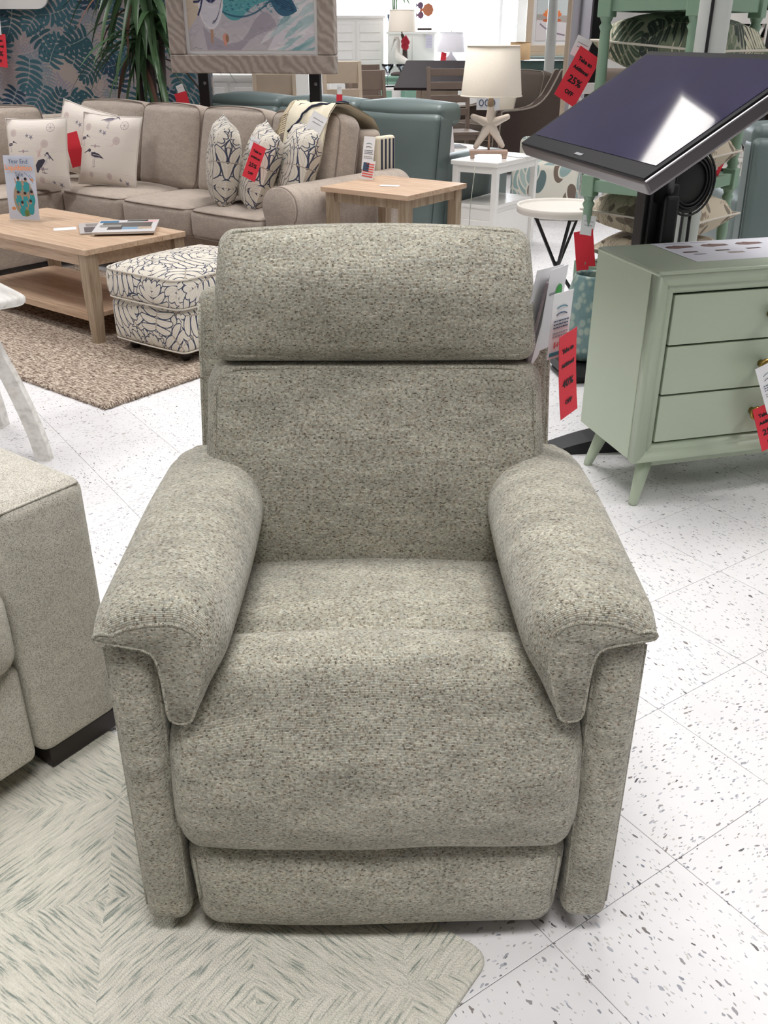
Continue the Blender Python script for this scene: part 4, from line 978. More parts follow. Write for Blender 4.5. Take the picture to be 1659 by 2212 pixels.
for x in (-.375, .39):
    MB().box((x, .075, .80), (.072, .05, 1.58), .004).build('post', BLACKM, ps); MB().box((x, .075, .012), (.08, .28, .024), .004).build('foot', BLACKM, ps)
    MB().lathe([(.0, .004), (.010, .004), (.012, 0)], (0, 0, 0), 10, fn=lambda p, x=x: V(x + .01 + p.x, .05 - p.z, 1.06 + p.y)).build('bolt', plain('bolt_steel', (150, 150, 155), .3, 1.0), ps)
MB().box((.0075, .075, .30), (.765, .03, .05), .004).build('crossbar', BLACKM, ps)
red_tag('small red tag dangling under the right corner of the framed picture', (-.285, 6.47, 1.005), (0, R(4), R(60)), .07, .16, None, 0)
blank_tag('small white ticket above the red tag under the framed picture', (-.285, 6.47, 1.06), (0, R(-3), R(55)), .05, .055, 0, None, 1)
red_tag('red tag hung by a white ticket left of the picture stand', (-1.33, 6.60, 1.01), (0, R(-14), R(-10)), .085, .13, None, 0)
blank_tag('white ticket over the red tag left of the picture stand', (-1.335, 6.605, 1.055), (0, R(-20), R(-10)), .05, .055, 0, None, 1)
# ================================================================== RIGHT SIDE: DRESSER
SAGE = plain('sage_lacquer', (176, 188, 166), .38, vary=.02, bump=.04, bscale=500, spec=.4)
BRASS = plain('aged_brass', (176, 148, 88), .35, 1.0, vary=.1)
GAPM = plain('shadow_gap', (34, 38, 34), .9)
dr = thing('dresser', 'sage green three-drawer chest with splayed legs and brass knobs', 'dresser', (.77, 2.6, 0), 15)
DW, DD, ZB, ZT = 1.15, .372, .155, .742
MB().box((DW / 2, DD / 2 + .02, (ZB + ZT) / 2), (DW, DD - .04, ZT - ZB), .004).build('carcass', SAGE, dr)
MB().box((DW / 2, DD / 2, ZT - .006), (DW + .002, DD, .014), .005).build('top', SAGE, dr)
# moulded picture-frame surround on the front: sweep a profile around the opening
fprof = [(0, .036), (0, .006), (.006, -.002), (.018, -.005), (.030, -.003), (.037, .004), (.044, .001), (.054, .002), (.060, .010), (.060, .036)]
OX0, OX1, OZ0, OZ1 = 0, DW, ZB - .002, ZT - .004
def corner(ins): return [(OX0 + ins, OZ0 + ins), (OX1 - ins, OZ0 + ins), (OX1 - ins, OZ1 - ins), (OX0 + ins, OZ1 - ins)]
for k, nm in ((0, 'bottom'), (1, 'side'), (2, 'top'), (3, 'side')):
    rings = []
    for q in (k, (k + 1) % 4): rings.append([V(corner(i)[q][0], d, corner(i)[q][1]) for i, d in fprof])
    MB().loft([r_[::-1] for r_ in rings], True, True).build('front_moulding', SAGE, dr)
MB().box((DW / 2, .028, (ZB + ZT) / 2), (DW - .11, .012, ZT - ZB - .11), .001).build('drawer_gap_shade', GAPM, dr)  # near-black sheet: shade in the drawer gaps is put into its colour
zz0, zz1 = ZB + .062, ZT - .066; dh = (zz1 - zz0) / 3
for k in range(3):
    zc = zz0 + dh * (k + .5)
    d_ = MB().box((DW / 2, .014, zc), (DW - .128, .022, dh - .006), .0015).build('drawer', SAGE, dr)
    for x in (.39, DW - .39):
        MB().lathe([(.0, 0), (.011, 0), (.010, .012), (.009, .018), (.020, .022), (.022, .026), (.021, .031), (.017, .033), (.0, .033)], (0, 0, 0), 18, fn=lambda p, x=x, z=zc: V(x + p.x, .003 - p.z, z + p.y)).build('knob', BRASS, d_)
MB().box((DW / 2, .06, ZB - .018), (DW - .14, .02, .042), .003).build('apron', SAGE, dr)
for x, sx in ((.075, -1), (DW - .075, 1)):
    for y, sy in ((.055, -1), (DD - .055, 1)):
        P0, P1 = V(x, y, ZB + .005), V(x + sx * .042, y + sy * .03, .006)
        MB().tube([P1 + V(0, 0, -.005), P1, P0], [.0135, .015, .026], 14).build('leg', SAGE, dr)
# catalogue sheet on the dresser
cs = Canvas(1000, 560, (232, 232, 240)); rr = random.Random(4)
for k in range(5):
    x = 90 + 200 * k; cs.poly([(x - 70, 420), (x - 40, 455), (x - 10, 450), (x, 470), (x + 30, 450), (x + 80, 440), (x + 85, 395), (x + 30, 380), (x - 20, 372), (x - 62, 392)], (120, 92, 88)); cs.poly([(x - 40, 400), (x + 60, 395), (x + 60, 425), (x - 40, 430)], (150, 120, 112))
for x, y, w_, h_, c_ in ((90, 260, 40, 16, (90, 66, 64)), (270, 262, 40, 16, (90, 66, 64)), (450, 270, 40, 16, (90, 66, 64)), (680, 280, 95, 18, (150, 110, 106)), (900, 280, 60, 18, (140, 104, 100)), (110, 190, 34, 14, (160, 156, 170)), (310, 190, 46, 22, (168, 150, 142)), (700, 200, 24, 6, (220, 160, 140)), (820, 200, 24, 6, (220, 160, 140)), (120, 520, 60, 6, (140, 140, 160)), (260, 520, 50, 6, (140, 140, 160))): cs.poly([(x - w_, y - h_), (x + w_, y - h_), (x + w_, y + h_), (x - w_, y + h_)], c_)
CAT = print_mat('catalogue_sheet', cs, .35, spec=.5)
ca = thing('catalogue_sheet', 'printed sheet of sofa pieces lying on the sage dresser', 'paper', (1.18, 2.945, ZT + .0012), 15)
MB().add([(-.31, -.135, .001), (.31, -.135, .001), (.31, .135, .001), (-.31, .135, .001), (-.31, -.135, 0), (.31, -.135, 0), (.31, .135, 0), (-.31, .135, 0)], [[0, 1, 2, 3], [7, 6, 5, 4], [0, 4, 5, 1], [1, 5, 6, 2], [2, 6, 7, 3], [3, 7, 4, 0]], [[(0, 0), (1, 0), (1, 1), (0, 1)]] + [[(0, 0)] * 4] * 5, False).build('sheet', CAT, ca)
price_tag('store price ticket hanging from the middle knob of the sage dresser', (1.128, 2.617, .472), (R(-4), R(-24), R(12)), .075, .155, '599')
red_tag('red tag reading 25% OFF hanging over the lower brass knob of the dresser', (1.155, 2.64, .335), (R(-3), R(-22), R(12)), .078, .15, '25%', 0)

# ------------------------------------------------------------------ tags on the recliner
blank_tag('plain white card at the back of the tag bundle on the recliner', (.288, 1.605, .975), (R(8), R(3), R(52)), .095, .215, .012, 'tags on the recliner', 0)
gt = blank_tag('white tag with a green leaf emblem in the recliner tag bundle', (.300, 1.59, .978), (R(8), R(-3), R(44)), .05, .15, .0, 'tags on the recliner', 1)
MB().lathe([(.0, .0005), (.009, .0005), (.009, 0)], (0, 0, 0), 14, fn=lambda p: V(p.x + .008, -.001 - p.z, p.y * 1.6 - .045)).build('emblem', GREENI, gt)
gb = thing('hang_tag', 'narrow grey-brown booklet tag in the recliner tag bundle', 'tag', (.286, 1.595, .955), rot=(R(10), R(2), R(70)), group='tags on the recliner'); MB().box((0, 0, -.09), (.05, .004, .18), .0005).build('booklet', plain('booklet_cover', (120, 108, 112), .6), gb)
price_tag('store price ticket hanging on the side of the grey-green recliner', (.308, 1.575, .940), (R(6), R(-4), R(34)), .046, .122, '497', .0, 'tags on the recliner')
red_tag('red tag reading 40% OFF hanging beside the grey-green recliner', (.320, 1.565, .872), (R(2), R(-8), R(48)), .056, .158, '40%', -.01)

# ------------------------------------------------------------------ green etagere with cushions
MINT = plain('mint_paint', (132, 160, 138), .45, vary=.03)
A_, B_, C_ = V(.92, 4.10, 0), V(1.134, 3.811, 0), V(1.517, 4.257, 0)
eg = thing('etagere', 'mint green shelf unit with turned posts holding printed cushions', 'shelf', tuple(B_), 49.3)
LX, LY = .585, .36      # local x: B->C, local y: B->A
SH = [.03, .43, .78, 1.44]
def post(x, y):
    pr_ = []
    for k in range(len(SH) - 1):
        a, b = SH[k] + .04, SH[k + 1] - .04; L_ = b - a
        pr_ += [(.026, a), (.020, a + .012), (.027, a + .022), (.018, a + .04), (.022, a + .06), (.0245, a + L_ * .3), (.020, b - .07), (.019, b - .05), (.026, b - .035), (.018, b - .022), (.024, b - .008), (.026, b)]
    mb = MB(); mb.lathe(pr_ + [(.024, SH[-1] + .05)], (x, y, 0), 14); p = mb.build('post', MINT, eg)
    for z in SH: MB().box((x, y, z), (.056, .056, .085 if z > .1 else .06), .004).build('post_block', MINT, p)
for x in (0, LX):
    for y in (0, LY): post(x, y)
for z in SH:
    for y in (0, LY): MB().box((LX / 2, y, z), (LX - .05, .03, .046), .003).build('rail', MINT, eg)
    for x in (0, LX): MB().box((x, LY / 2, z), (.03, LY - .05, .046), .003).build('rail', MINT, eg)
    MB().box((LX / 2, LY / 2, z + .014), (LX - .03, LY - .03, .014), .002).build('shelf', MINT, eg)
# prints of the cushions
tc_ = Canvas(700, 700, (150, 152, 134)); rr = random.Random(31)
for k in range(26): paint_leaf(tc_, rr.uniform(0, 700), rr.uniform(0, 700), rr.uniform(0, 360), rr.uniform(120, 220), rr.uniform(60, 90), rr.choice(((70, 84, 70), (112, 122, 100), (54, 62, 58), (196, 190, 168), (98, 112, 92))), (132, 138, 116), None, 7, .8, .2, True, 3, 1, 4)
TROP = print_mat('tropical_cushion_print', tc_, .85, weavebump=.3)
sc_ = Canvas(600, 600, (196, 184, 164))
for k in range(150):
    x, y = rr.uniform(0, 600), rr.uniform(0, 600); pts = [(x + i * 8, y + math.sin(i * 1.9 + k) * 5) for i in range(rr.randint(5, 16))]; sc_.stroke(pts, 2.5, (132, 118, 104), .8, True)
for k in range(10): paint_leaf(sc_, rr.uniform(0, 600), rr.uniform(0, 600), rr.uniform(0, 360), rr.uniform(90, 150), rr.uniform(36, 56), rr.choice(((150, 136, 120), (126, 114, 102), (168, 156, 138))), (110, 98, 88), None, 6, .6, .2, True, 0, 1, 4)
for k in range(26): x, y = rr.uniform(0, 600), rr.uniform(0, 600); sc_.ell(x, y, rr.uniform(14, 40), rr.uniform(8, 22), (104, 94, 84), .75, rr.uniform(0, 180), wrap=True)
SCRIPT = print_mat('script_cushion_print', sc_, .85, weavebump=.3)
em = eg.location
def epil(label, lx, ly, z, w, h, t, mat, rz=0, tilt=0, pipe=PIPE):
    c_, s_ = math.cos(R(49.3)), math.sin(R(49.3)); x, y = em.x + lx * c_ - ly * s_, em.y + lx * s_ + ly * c_
    return pillow('throw_pillow', label, (x, y, z), (R(90 + tilt), 0, R(49.3 + rz)), w, h, t, mat, pipe, 'cushions on the mint shelf unit')
epil('dark tropical leaf cushion lying on top of the mint shelf stack', .2925, .17, 1.30, .50, .54, .235, TROP, -4, 4)
epil('pale green leaf cushion lying under the dark tropical one', .2925, .18, 1.088, .48, .50, .19, TROP, 6, -2)
epil('script print cushion on the middle mint shelf, right of the monitor post', .2925, .17, .906, .48, .46, .185, SCRIPT, 3, 2)
epil('script print cushion under the middle mint shelf rail', .2925, .17, .66, .48, .50, .19, SCRIPT, -3, 2)
epil('script print cushion lowest in the mint shelf stack', .2925, .17, .512, .46, .46, .11, SCRIPT, 5, 0)
red_tag('red tag reading 25% OFF hanging at the upper left of the mint shelf unit', (.815, 4.06, 1.275), (R(-6), R(30), R(8)), .10, .20, '25%', 0)
blank_tag('white cloth label above the red tag on the mint shelf unit', (.795, 4.09, 1.325), (R(-6), R(24), R(5)), .065, .075, 0, None, 2)
red_tag('plain red tag hanging in front of the lower mint post', (.845, 4.02, .60), (R(-6), R(-8), R(10)), .085, .165, None, 0)
blank_tag('white ticket hanging above the plain red tag by the tray table', (.87, 4.03, .66), (R(-6), R(10), R(10)), .06, .08, 0, None, 2)

price_tag('store price ticket hanging inside the mint shelf unit right of the cable coil', (1.40, 4.16, 1.03), (R(-4), R(8), R(6)), .085, .20, None)
red_tag('small red tag hanging inside the mint shelf unit below its price ticket', (1.415, 4.15, .865), (0, R(20), R(6)), .06, .08, None, 0)

# ------------------------------------------------------------------ white round support column, monitor on its stand
WPIPE = plain('column_paint', (206, 210, 206), .5, vary=.03)
col_ = MB().lathe([(.055, 0), (.055, CEIL)], (1.155, 3.66, 0), 24).build('support_column', WPIPE); tag(col_, kind='structure', label='white round support column behind the tilted monitor')
SCREEN = NT('screen_glass'); co = SCREEN.obj(); SCREEN.base(SCREEN.mix(SCREEN.noise(co, 5.0, 2), srgb(36, 33, 56), srgb(54, 49, 82)), .045, 0, .6); SCREEN = SCREEN.m
SILV = plain('grey_bezel_metal', (120, 116, 118), .35, .8, vary=.03)
mo = thing('monitor', 'large tilted touch screen monitor mounted on a black stand', 'monitor', (.44, 3.2, 1.019))
# frame axes: X along the lower edge, Z up the slope, Y into the back
e1 = V(.622 - .44, 2.33 - 3.2, 0); Wm = e1.length; e1.normalize(); e2 = V(.42 * .978, .42 * .205, .27); Hm = e2.length; e2.normalize(); e2 = (e2 - e1 * e2.dot(e1)).normalized(); e3 = e1.cross(e2)   # e3 faces the viewer side
mo.matrix_world = Matrix(((e1.x, e2.x, e3.x, .44), (e1.y, e2.y, e3.y, 3.2), (e1.z, e2.z, e3.z, 1.019), (0, 0, 0, 1)))
MB().soft((Wm / 2, Hm / 2, -.022), (Wm, Hm, .04), .008, (1, 1, 1), 2, smooth=False).build('case', SILV, mo)
MB().box((Wm / 2, Hm / 2, .0), (Wm - .01, Hm - .01, .008), .002).build('bezel', plain('black_bezel', (20, 19, 22), .5, spec=.2), mo)
MB().box((Wm / 2, Hm / 2 + .012, .0045), (Wm - .05, Hm - .08, .002), .0005).build('screen', SCREEN, mo)
MB().box((Wm / 2, .024, .0048), (.05, .009, .0015), .0004, fn=lambda p: V(p.x + (p.y - .024) * .6, p.y, p.z)).build('emblem', plain('silver_emblem', (150, 150, 155), .6, .3), mo)
MB().soft((Wm / 2, Hm / 2, -.075), (.46, .26, .09), .03, (1, 1, 1), 3).build('rear_housing', BLACKP, mo)
ms = thing('monitor_stand', 'black floor stand with a curved foot under the tilted monitor', 'stand', (.885, 3.12, 0), 10)
MB().box((0, 0, .47), (.115, .07, .88), .006).build('post', BLACKM, ms); MB().box((-.040, -.042, .47), (.006, .016, .86), .001).build('cable_channel', BLACKP, ms)
MB().box((.02, -.05, .66), (.05, .05, .44), .01).build('cable_cover', BLACKP, ms)
MB().tube([V(0, 0, .88), V(-.02, -.05, .97), V(-.06, -.14, 1.04)], [.05, .045, .04], 14).build('tilt_arm', BLACKP, ms)
ring = []
for k in range(13):
    t = k / 12; x = -.30 + .56 * t; z = .012 + .045 * math.sin(math.pi * min(1, t * 1.1)) ; hw = .05 + .03 * t
    ring.append([V(x, -hw, 0), V(x, hw, 0), V(x, hw * .9, z), V(x, -hw * .9, z)])
MB().loft(ring, True, True, smooth=False).build('foot', BLACKM, ms)
MB().box((.05, .0, .03), (.20, .30, .05), .012).build('base_plate', BLACKM, ms)
cb = thing('cable_coil', 'black cable coiled and hung below the monitor beside its stand', 'cable', (1.012, 3.24, .90), 20)
MB().lathe([(.0, -.018), (.085, -.018), (.10, -.008), (.10, .008), (.085, .018), (.06, .014), (0, .014)], (0, 0, 0), 24, fn=lambda p: V(p.x, p.z, p.y)).build('reel', BLACKP, cb)
for k in range(4): MB().tube([V((.062 + .010 * k) * math.cos(a), -.022 - .002 * (k % 2), (.062 + .010 * k) * math.sin(a) * 1.15) for a in [2 * math.pi * j / 28 for j in range(28)]], .0042, 5, closed=True).build('loop', BLACKP, cb)
MB().tube([V(.02 + .028 * math.sin(a), -.02, .13 + .05 * math.cos(a)) for a in [2 * math.pi * j / 16 for j in range(16)]], .004, 5, closed=True).build('loop', BLACKP, cb)
MB().tube([V(.03, 0, -.09), V(.05, .02, -.3), V(.045, .02, -.6), V(.05, .02, -.88)], .006, 6).build('lead', BLACKP, cb)
# power cord running up the column
cc_ = MB().tube([V(1.125, 3.60, z) for z in (0.0, 1.0, 2.0, CEIL - .01)], .006, 6).build('power_cord', BLACKP); tag(cc_, 'black power cord running up the white support column', 'cord')

# ------------------------------------------------------------------ ceramic vase, round tray table
m = NT('teal_relief_glaze'); co = m.obj(); vo = m.n('TexVoronoi', {'Vector': m.mapping(co, (1, 1, .8)), 'Scale': 36.0}); g = m.noise(co, 14.0, 3)
ring_ = m.math('ABSOLUTE', m.math('SUBTRACT', vo.outputs['Distance'], .32))
cA = m.mix(g, srgb(112, 140, 138), srgb(172, 180, 164)); cB = m.mix(g, srgb(84, 114, 120), srgb(122, 148, 144))
m.base(m.mix(m.mr(vo.outputs['Distance'], .36, .56), cA, cB), .3, 0, .5).bump(m.math('SUBTRACT', .4, vo.outputs['Distance']), .7, .006); GLAZE = m.m
vs_ = thing('vase', 'teal relief-glazed ceramic vase on a low black plinth behind the dresser', 'vase', (.875, 3.90, .085))
MB().lathe([(.0, .004), (.066, .0), (.082, .006), (.104, .05), (.112, .12), (.108, .20), (.094, .28), (.074, .352), (.070, .362), (.066, .362), (.064, .35), (.08, .29), (.08, .02), (0, .02)], (0, 0, 0), 32).build('body', GLAZE, vs_)
pd = thing('plinth', 'low black plinth under the teal ceramic vase', 'plinth', (.90, 3.93, 0), 10); MB().box((0, 0, .058), (.30, .30, .046), .004).build('top', BLACKM, pd); MB().box((0, 0, .018), (.24, .24, .036), .004).build('base', BLACKM, pd)
blank_tag('white paper label on the far side of the teal vase', (.955, 3.80, .46), (R(0), R(-4), R(30)), .05, .12, 0, None, 0)
rt = thing('tray_table', 'round white tray table on crossed black legs behind the recliner', 'table', (.915, 4.93, 0))
MB().lathe([(0, .525), (.222, .525), (.230, .530), (.232, .562), (.229, .566), (.222, .565), (.219, .556), (.214, .550), (0, .550)], (0, 0, 0), 40).build('tray', plain('warm_white_tray', (222, 216, 208), .5, vary=.03), rt)
for k in range(3):
    a = R(38 + 120 * k); u = V(math.cos(a), math.sin(a), 0); MB().tube([u * .15 + V(0, 0, .53), u * .012 + V(0, 0, .26), u * -.19 + V(0, 0, .006)], .0095, 4).build('leg', BLACKM, rt)
MB().tube([V(0, 0, .245), V(0, 0, .275)], .016, 10).build('hub', BLACKM, rt)
lt = MB().add([(0, 0, .0015), (.05, .02, .0015), (.06, .045, .002), (.02, .03, .0015)], [[0, 1, 2, 3]], None, False).build('paper_scrap', REDP, None, loc=(.81, 5.62, 0)); tag(lt, 'small red paper scrap on the floor near the tray table legs', 'scrap')
green_sofa('green leather recliner sofa at the far right beside the mint shelves', (3.3, 4.62, 0), -6, 1.50, 2, .94)
cp = MB().tube([V(1.36 + .05 * math.cos(a), 3.0 + .02 * math.cos(a), .744 + .03 * math.sin(a)) for a in [math.pi * k / 8 for k in range(9)]], .004, 6).build('cable_loop', BLACKP); tag(cp, 'loop of black cable standing up at the back of the dresser top', 'cable')
# ================================================================== MIDDLE GROUND
WHITEL = plain('white_lacquer', (238, 236, 232), .25, vary=.02, spec=.6)
LINEN = NT('linen_shade'); co = LINEN.obj(); g = LINEN.noise(LINEN.mapping(co, (90, 90, 400)), 1.0, 2); LINEN.base(LINEN.mix(g, srgb(234, 222, 206), srgb(246, 238, 224)), .9).bump(g, .2, .001); LINEN.p.inputs['Transmission Weight'].default_value = 0; LINEN = LINEN.m
wt = thing('side_table', 'white side table with open shelf and drawer carrying the starfish lamp', 'table', (.722, 6.223, 0), -34)
TW, TD = .33, .60     # local -x from the near corner, +y back
MB().box((-TW / 2, TD / 2, .606), (TW + .02, TD + .02, .028), .005).build('top', WHITEL, wt)
for x in (-.02, -TW + .02):
    for y in (.02, TD - .02): MB().box((x, y, .30), (.04, .04, .59), .003).build('leg', WHITEL, wt)
for y in (.02, TD - .02): MB().box((-TW / 2, y, .57), (TW - .08, .03, .045), .002).build('rail', WHITEL, wt)
for x in (-.02, -TW + .02): MB().box((x, TD / 2, .57), (.03, TD - .08, .045), .002).build('rail', WHITEL, wt)
MB().box((-TW / 2, TD / 2, .34), (TW - .03, TD - .03, .02), .002).build('shelf', WHITEL, wt)
MB().box((-TW / 2, TD / 2, .19), (TW - .05, TD - .05, .28), .002).build('drawer_case', WHITEL, wt)
d_ = MB().box((-TW / 2, .022, .19), (TW - .09, .014, .12), .003).build('drawer', WHITEL, wt)
MB().box((-TW / 2, .022, .085), (TW - .09, .014, .075), .003).build('drawer', WHITEL, wt)
MB().box((-.022, TD / 2, .20), (.012, TD - .12, .20), .003).build('side_panel', WHITEL, wt)
# starfish lamp
PLAST = plain('chalky_plaster', (224, 212, 200), .85, vary=.08, scale=20, bump=.3, bscale=120); DRIFTW = plain('weathered_wood', (186, 158, 142), .7, vary=.12, scale=30)
lp_ = thing('table_lamp', 'starfish table lamp with a large cream drum shade on the white side table', 'lamp', (.69, 6.50, .6215), -4)
MB().box((0, 0, .037), (.25, .10, .022), .004).build('base', DRIFTW, lp_)
for x in (-.105, .105):
    for y in (-.035, .035): MB().box((x, y, .014), (.03, .026, .027), .003).build('foot', DRIFTW, lp_)
MB().tube([V(0, .01, .045), V(0, .01, .16)], .007, 8).build('support_rod', DRIFTW, lp_)
mb = MB(); c0 = V(0, 0, .205)
for ang, ln in ((90, .15), (158, .135), (22, .135), (238, .175), (304, .17)):
    u = V(math.cos(R(ang)), 0, math.sin(R(ang))); rings = []
    for t, w_ in ((-.12, .030), (.1, .034), (.3, .028), (.55, .022), (.8, .019), (.95, .016), (1.0, .009), (1.015, .002)):
        p = c0 + u * ln * t; sd = V(-u.z, 0, u.x); rings.append([p + sd * w_ * math.cos(a) + V(0, 1, 0) * w_ * .8 * math.sin(a) for a in [2 * math.pi * k / 14 for k in range(14)]])
    mb.loft(rings)
mb.build('starfish', PLAST, lp_)
MB().lathe([(.012, .30), (.020, .315), (.022, .335), (.014, .36), (.010, .385)], (0, 0, 0), 12).build('neck', plain('driftwood_neck', (150, 128, 104), .6), lp_)
MB().tube([V(0, 0, .38), V(0, 0, .66)], .004, 6).build('rod', BRASS, lp_)
def shade(par, r0, r1, z0, z1, mat=None, c=(0, 0), sc2=1.0):
    prof = [(r0, z0), (r1, z1), (r1 - .004, z1), (r0 - .004, z0), (r0, z0)]
    o = MB().loft([[V(c[0] + a * math.cos(2 * math.pi * k / 40), c[1] + sc2 * a * math.sin(2 * math.pi * k / 40), z) for k in range(40)] for a, z in prof], True, False).build('lamp_shade', mat or LINEN, par)
    for r_, z in ((r0, z0 + .004), (r1, z1 - .004)): MB().tube([V(c[0] + (r_ + .001) * math.cos(a), c[1] + sc2 * (r_ + .001) * math.sin(a), z) for a in [2 * math.pi * k / 40 for k in range(40)]], .0035, 5, closed=True).build('shade_trim', mat or LINEN, o)
    return o
shade(lp_, .195, .165, .37, .665)
fl2 = MB().tube([V(.575, 6.18, .60), V(.570, 6.16, .55), V(.555, 6.15, .40), V(.550, 6.16, .22), V(.53, 6.19, .01)], .003, 5).build('lamp_cord', plain('clear_cord', (168, 172, 160), .5)); tag(fl2, 'pale lamp cord hanging down the front of the white side table', 'cord')
mg = thing('brochure', 'white brochure lying on the white side table right of the lamp', 'brochure', (.90, 6.62, .621), 30); MB().box((0, 0, .002), (.14, .20, .003), .0005).build('pages', WHITEC, mg)
# oval coffee table with things on it
ov = thing('coffee_table', 'whitewashed oval coffee table behind the white lamp table', 'table', (.70, 8.45, 0), 8)
MB().loft([[V(a * .30 * math.cos(t), a * .80 * math.sin(t), z) for t in [2 * math.pi * k / 40 for k in range(40)]] for a, z in ((.985, .415), (1, .420), (1, .450), (.99, .456))]).build('top', WASH, ov)
MB().loft([[V(a * .30 * math.cos(t), a * .80 * math.sin(t), z) for t in [2 * math.pi * k / 40 for k in range(40)]] for a, z in ((.90, .35), (.90, .416))]).build('apron', plain('taupe_apron', (120, 104, 92), .6), ov)
for sx, sy in ((-.2, -.45), (.2, -.45), (-.2, .45), (.2, .45)): MB().tube([V(sx, sy, 0), V(sx * .95, sy * .95, .36)], [.018, .026], 10).build('leg', WASH, ov)
hd_ = thing('sign_holder', 'leaning white sign holder on the oval table seen past the green sofa', 'sign', (.50, 8.20, .457), rot=(R(-12), 0, R(24))); MB().box((0, 0, .11), (.20, .004, .22), .001).build('card', WHITEC, hd_); MB().box((0, .03, .003), (.20, .07, .004), .001).build('foot', ACRYL, hd_)
bk_ = thing('booklet', 'dark covered booklet lying at the back of the oval table', 'booklet', (.64, 8.85, .457), 12); MB().box((0, 0, .005), (.15, .22, .009), .001).build('pages', PAGES, bk_); MB().box((0, 0, .0105), (.15, .22, .002), .0005).build('cover', plain('dark_cover', (84, 84, 88), .5), bk_)
rc = thing('sale_tag', 'red card lying flat on the whitewashed oval table', 'tag', (.72, 8.25, .457), 20, 'red sale tags'); MB().box((0, 0, .001), (.20, .26, .0015), .0003).build('card', REDP, rc)

# brown armchair with swooping arms
BROWNF = plain('brown_tweed', (100, 90, 83), .95, vary=.12, scale=90, spec=.1); DKBR = plain('dark_brown_tweed', (82, 71, 65), .95, vary=.12, scale=90, spec=.1); CONTR = plain('pale_piping', (148, 138, 126), .8)
ac = thing('armchair', 'brown upholstered armchair with swooping arms behind the oval table', 'armchair', (1.28, 11.12, 0), -52)
def swoop(x0, x1):
    pts = [(-.42, .10), (-.42, .38), (-.40, .60), (-.36, .64), (-.10, .645), (.12, .68), (.28, .78), (.40, .93), (.47, 1.02), (.55, 1.0), (.56, .10)]
    mb = MB(); n = len(pts)
    mb.loft([[V(x0, y, z) for y, z in pts], [V(x1, y, z) for y, z in pts]], True, True, smooth=False)
    return mb, pts
for x0, x1 in ((-.44, -.35), (.35, .44)):
    mb, pts = swoop(x0, x1); a = mb.build('arm', DKBR, ac)
    for x in (x0, x1): MB().tube([V(x, y, z) for y, z in crom([(0, y, z) for y, z in pts[:10]], 3, False) for y, z in ((y, z),)] if False else [V(x, p.y, p.z) for p in crom([(0, y, z) for y, z in pts[:10]], 3, False)], .009, 6).build('piping', CONTR, a)
MB().soft((0, .0, .22), (.70, .82, .24), .02, (2, 2, 1), 2).build('base', BROWNF, ac)
cushion(ac, 'seat_cushion', (0, -.06, .42), (.69, .74, .18), .05, (0, .02, .03), BROWNF, CONTR, (4, 4, 2))
cushion(ac, 'back_cushion', (0, .36, .74), (.68, .20, .52), .06, (0, .05, .02), BROWNF, CONTR, (4, 2, 4), (R(-14), 0, 0), 1)
MB().soft((0, .50, .55), (.72, .12, .86), .04, (2, 1, 2), 2).build('back_frame', DKBR, ac)
for sx in (-.36, .36):
    for sy in (-.34, .48): MB().lathe([(.018, 0), (.028, .11)], (sx, sy, 0), 10).build('leg', DARKW, ac)
pillow('throw_pillow', 'cream cushion on the brown swoop-armed chair', (1.29, 11.02, .70), (R(-14), 0, R(-52)), .40, .34, .14, plain('cream_cotton', (226, 216, 198), .9), PIPE)
pt = blank_tag('white handwritten price card hanging on the brown armchair arm', (1.095, 10.60, .80), (0, 0, R(-8)), .24, .15, 0, None, 0)
for k in range(3): MB().tube([V(-.07 + .06 * k + .022 * math.cos(a), -.002, -.08 + .03 * math.sin(a)) for a in [2 * math.pi * j / 12 for j in range(12)]], .004, 4, closed=True).build('lettering', BLUEI, pt)
# chairs and tables of the dining display
GREYW = plain('grey_brown_wood', (128, 112, 100), .55, vary=.12, scale=14); PALEW = plain('pale_oak', (206, 188, 166), .55, vary=.08, scale=12); WHITEW = plain('white_chair_paint', (236, 232, 226), .5)
def dining_chair(label, loc, rz, mat, slats=3, w=.44, h=1.0, group=None, cross=False, solid=False):
    g = thing('dining_chair', label, 'chair', loc, rz, group)
    for x in (-w / 2 + .02, w / 2 - .02):
        MB().box((x, -.19, .225), (.036, .036, .45), .003).build('leg', mat, g)
        mb = MB(); mb.loft([[V(x + a, y + b, z) for a, b in ((-.018, -.018), (.018, -.018), (.018, .018), (-.018, .018))] for y, z in ((.22, 0), (.19, .45), (.22, .75), (.27, h))], True, True, smooth=False); mb.build('back_leg', mat, g)
    MB().box((0, 0, .455), (w, .43, .03), .006).build('seat', mat, g)
    for y in (-.19, .19): MB().box((0, y, .415), (w - .08, .02, .05), .002).build('apron', mat, g)
    if cross:
        for s_ in (1, -1): MB().tube([V(-s_ * (w / 2 - .05), .205, .50), V(s_ * (w / 2 - .05), .255, h - .08)], .013, 6).build('cross_bar', mat, g)
        MB().box((0, .268, h - .035), (w, .03, .09), .006).build('top_rail', mat, g); MB().box((0, .20, .50), (w - .06, .022, .04), .003).build('lower_rail', mat, g)
    elif solid: MB().box((0, .262, h - .10), (w, .024, .20), .008).build('top_rail', mat, g); MB().box((0, .225, h - .36), (w - .05, .02, .22), .004).build('back_slat', mat, g)
    else:
        for k in range(slats): MB().box((0, .262 - .022 * k, h - .05 - .125 * k), (w - .05, .02, .07), .004).build('back_slat', mat, g)
    return g
dining_chair('grey-brown ladder-back chair in front of the tilted dark table top', (.72, 10.35, 0), 12, GREYW, 4, .46, 1.06)
dining_chair('grey-brown solid-back chair nearest the cocktail glasses', (-.10, 10.75, 0), 20, GREYW, 0, .42, 1.02, None, False, True)
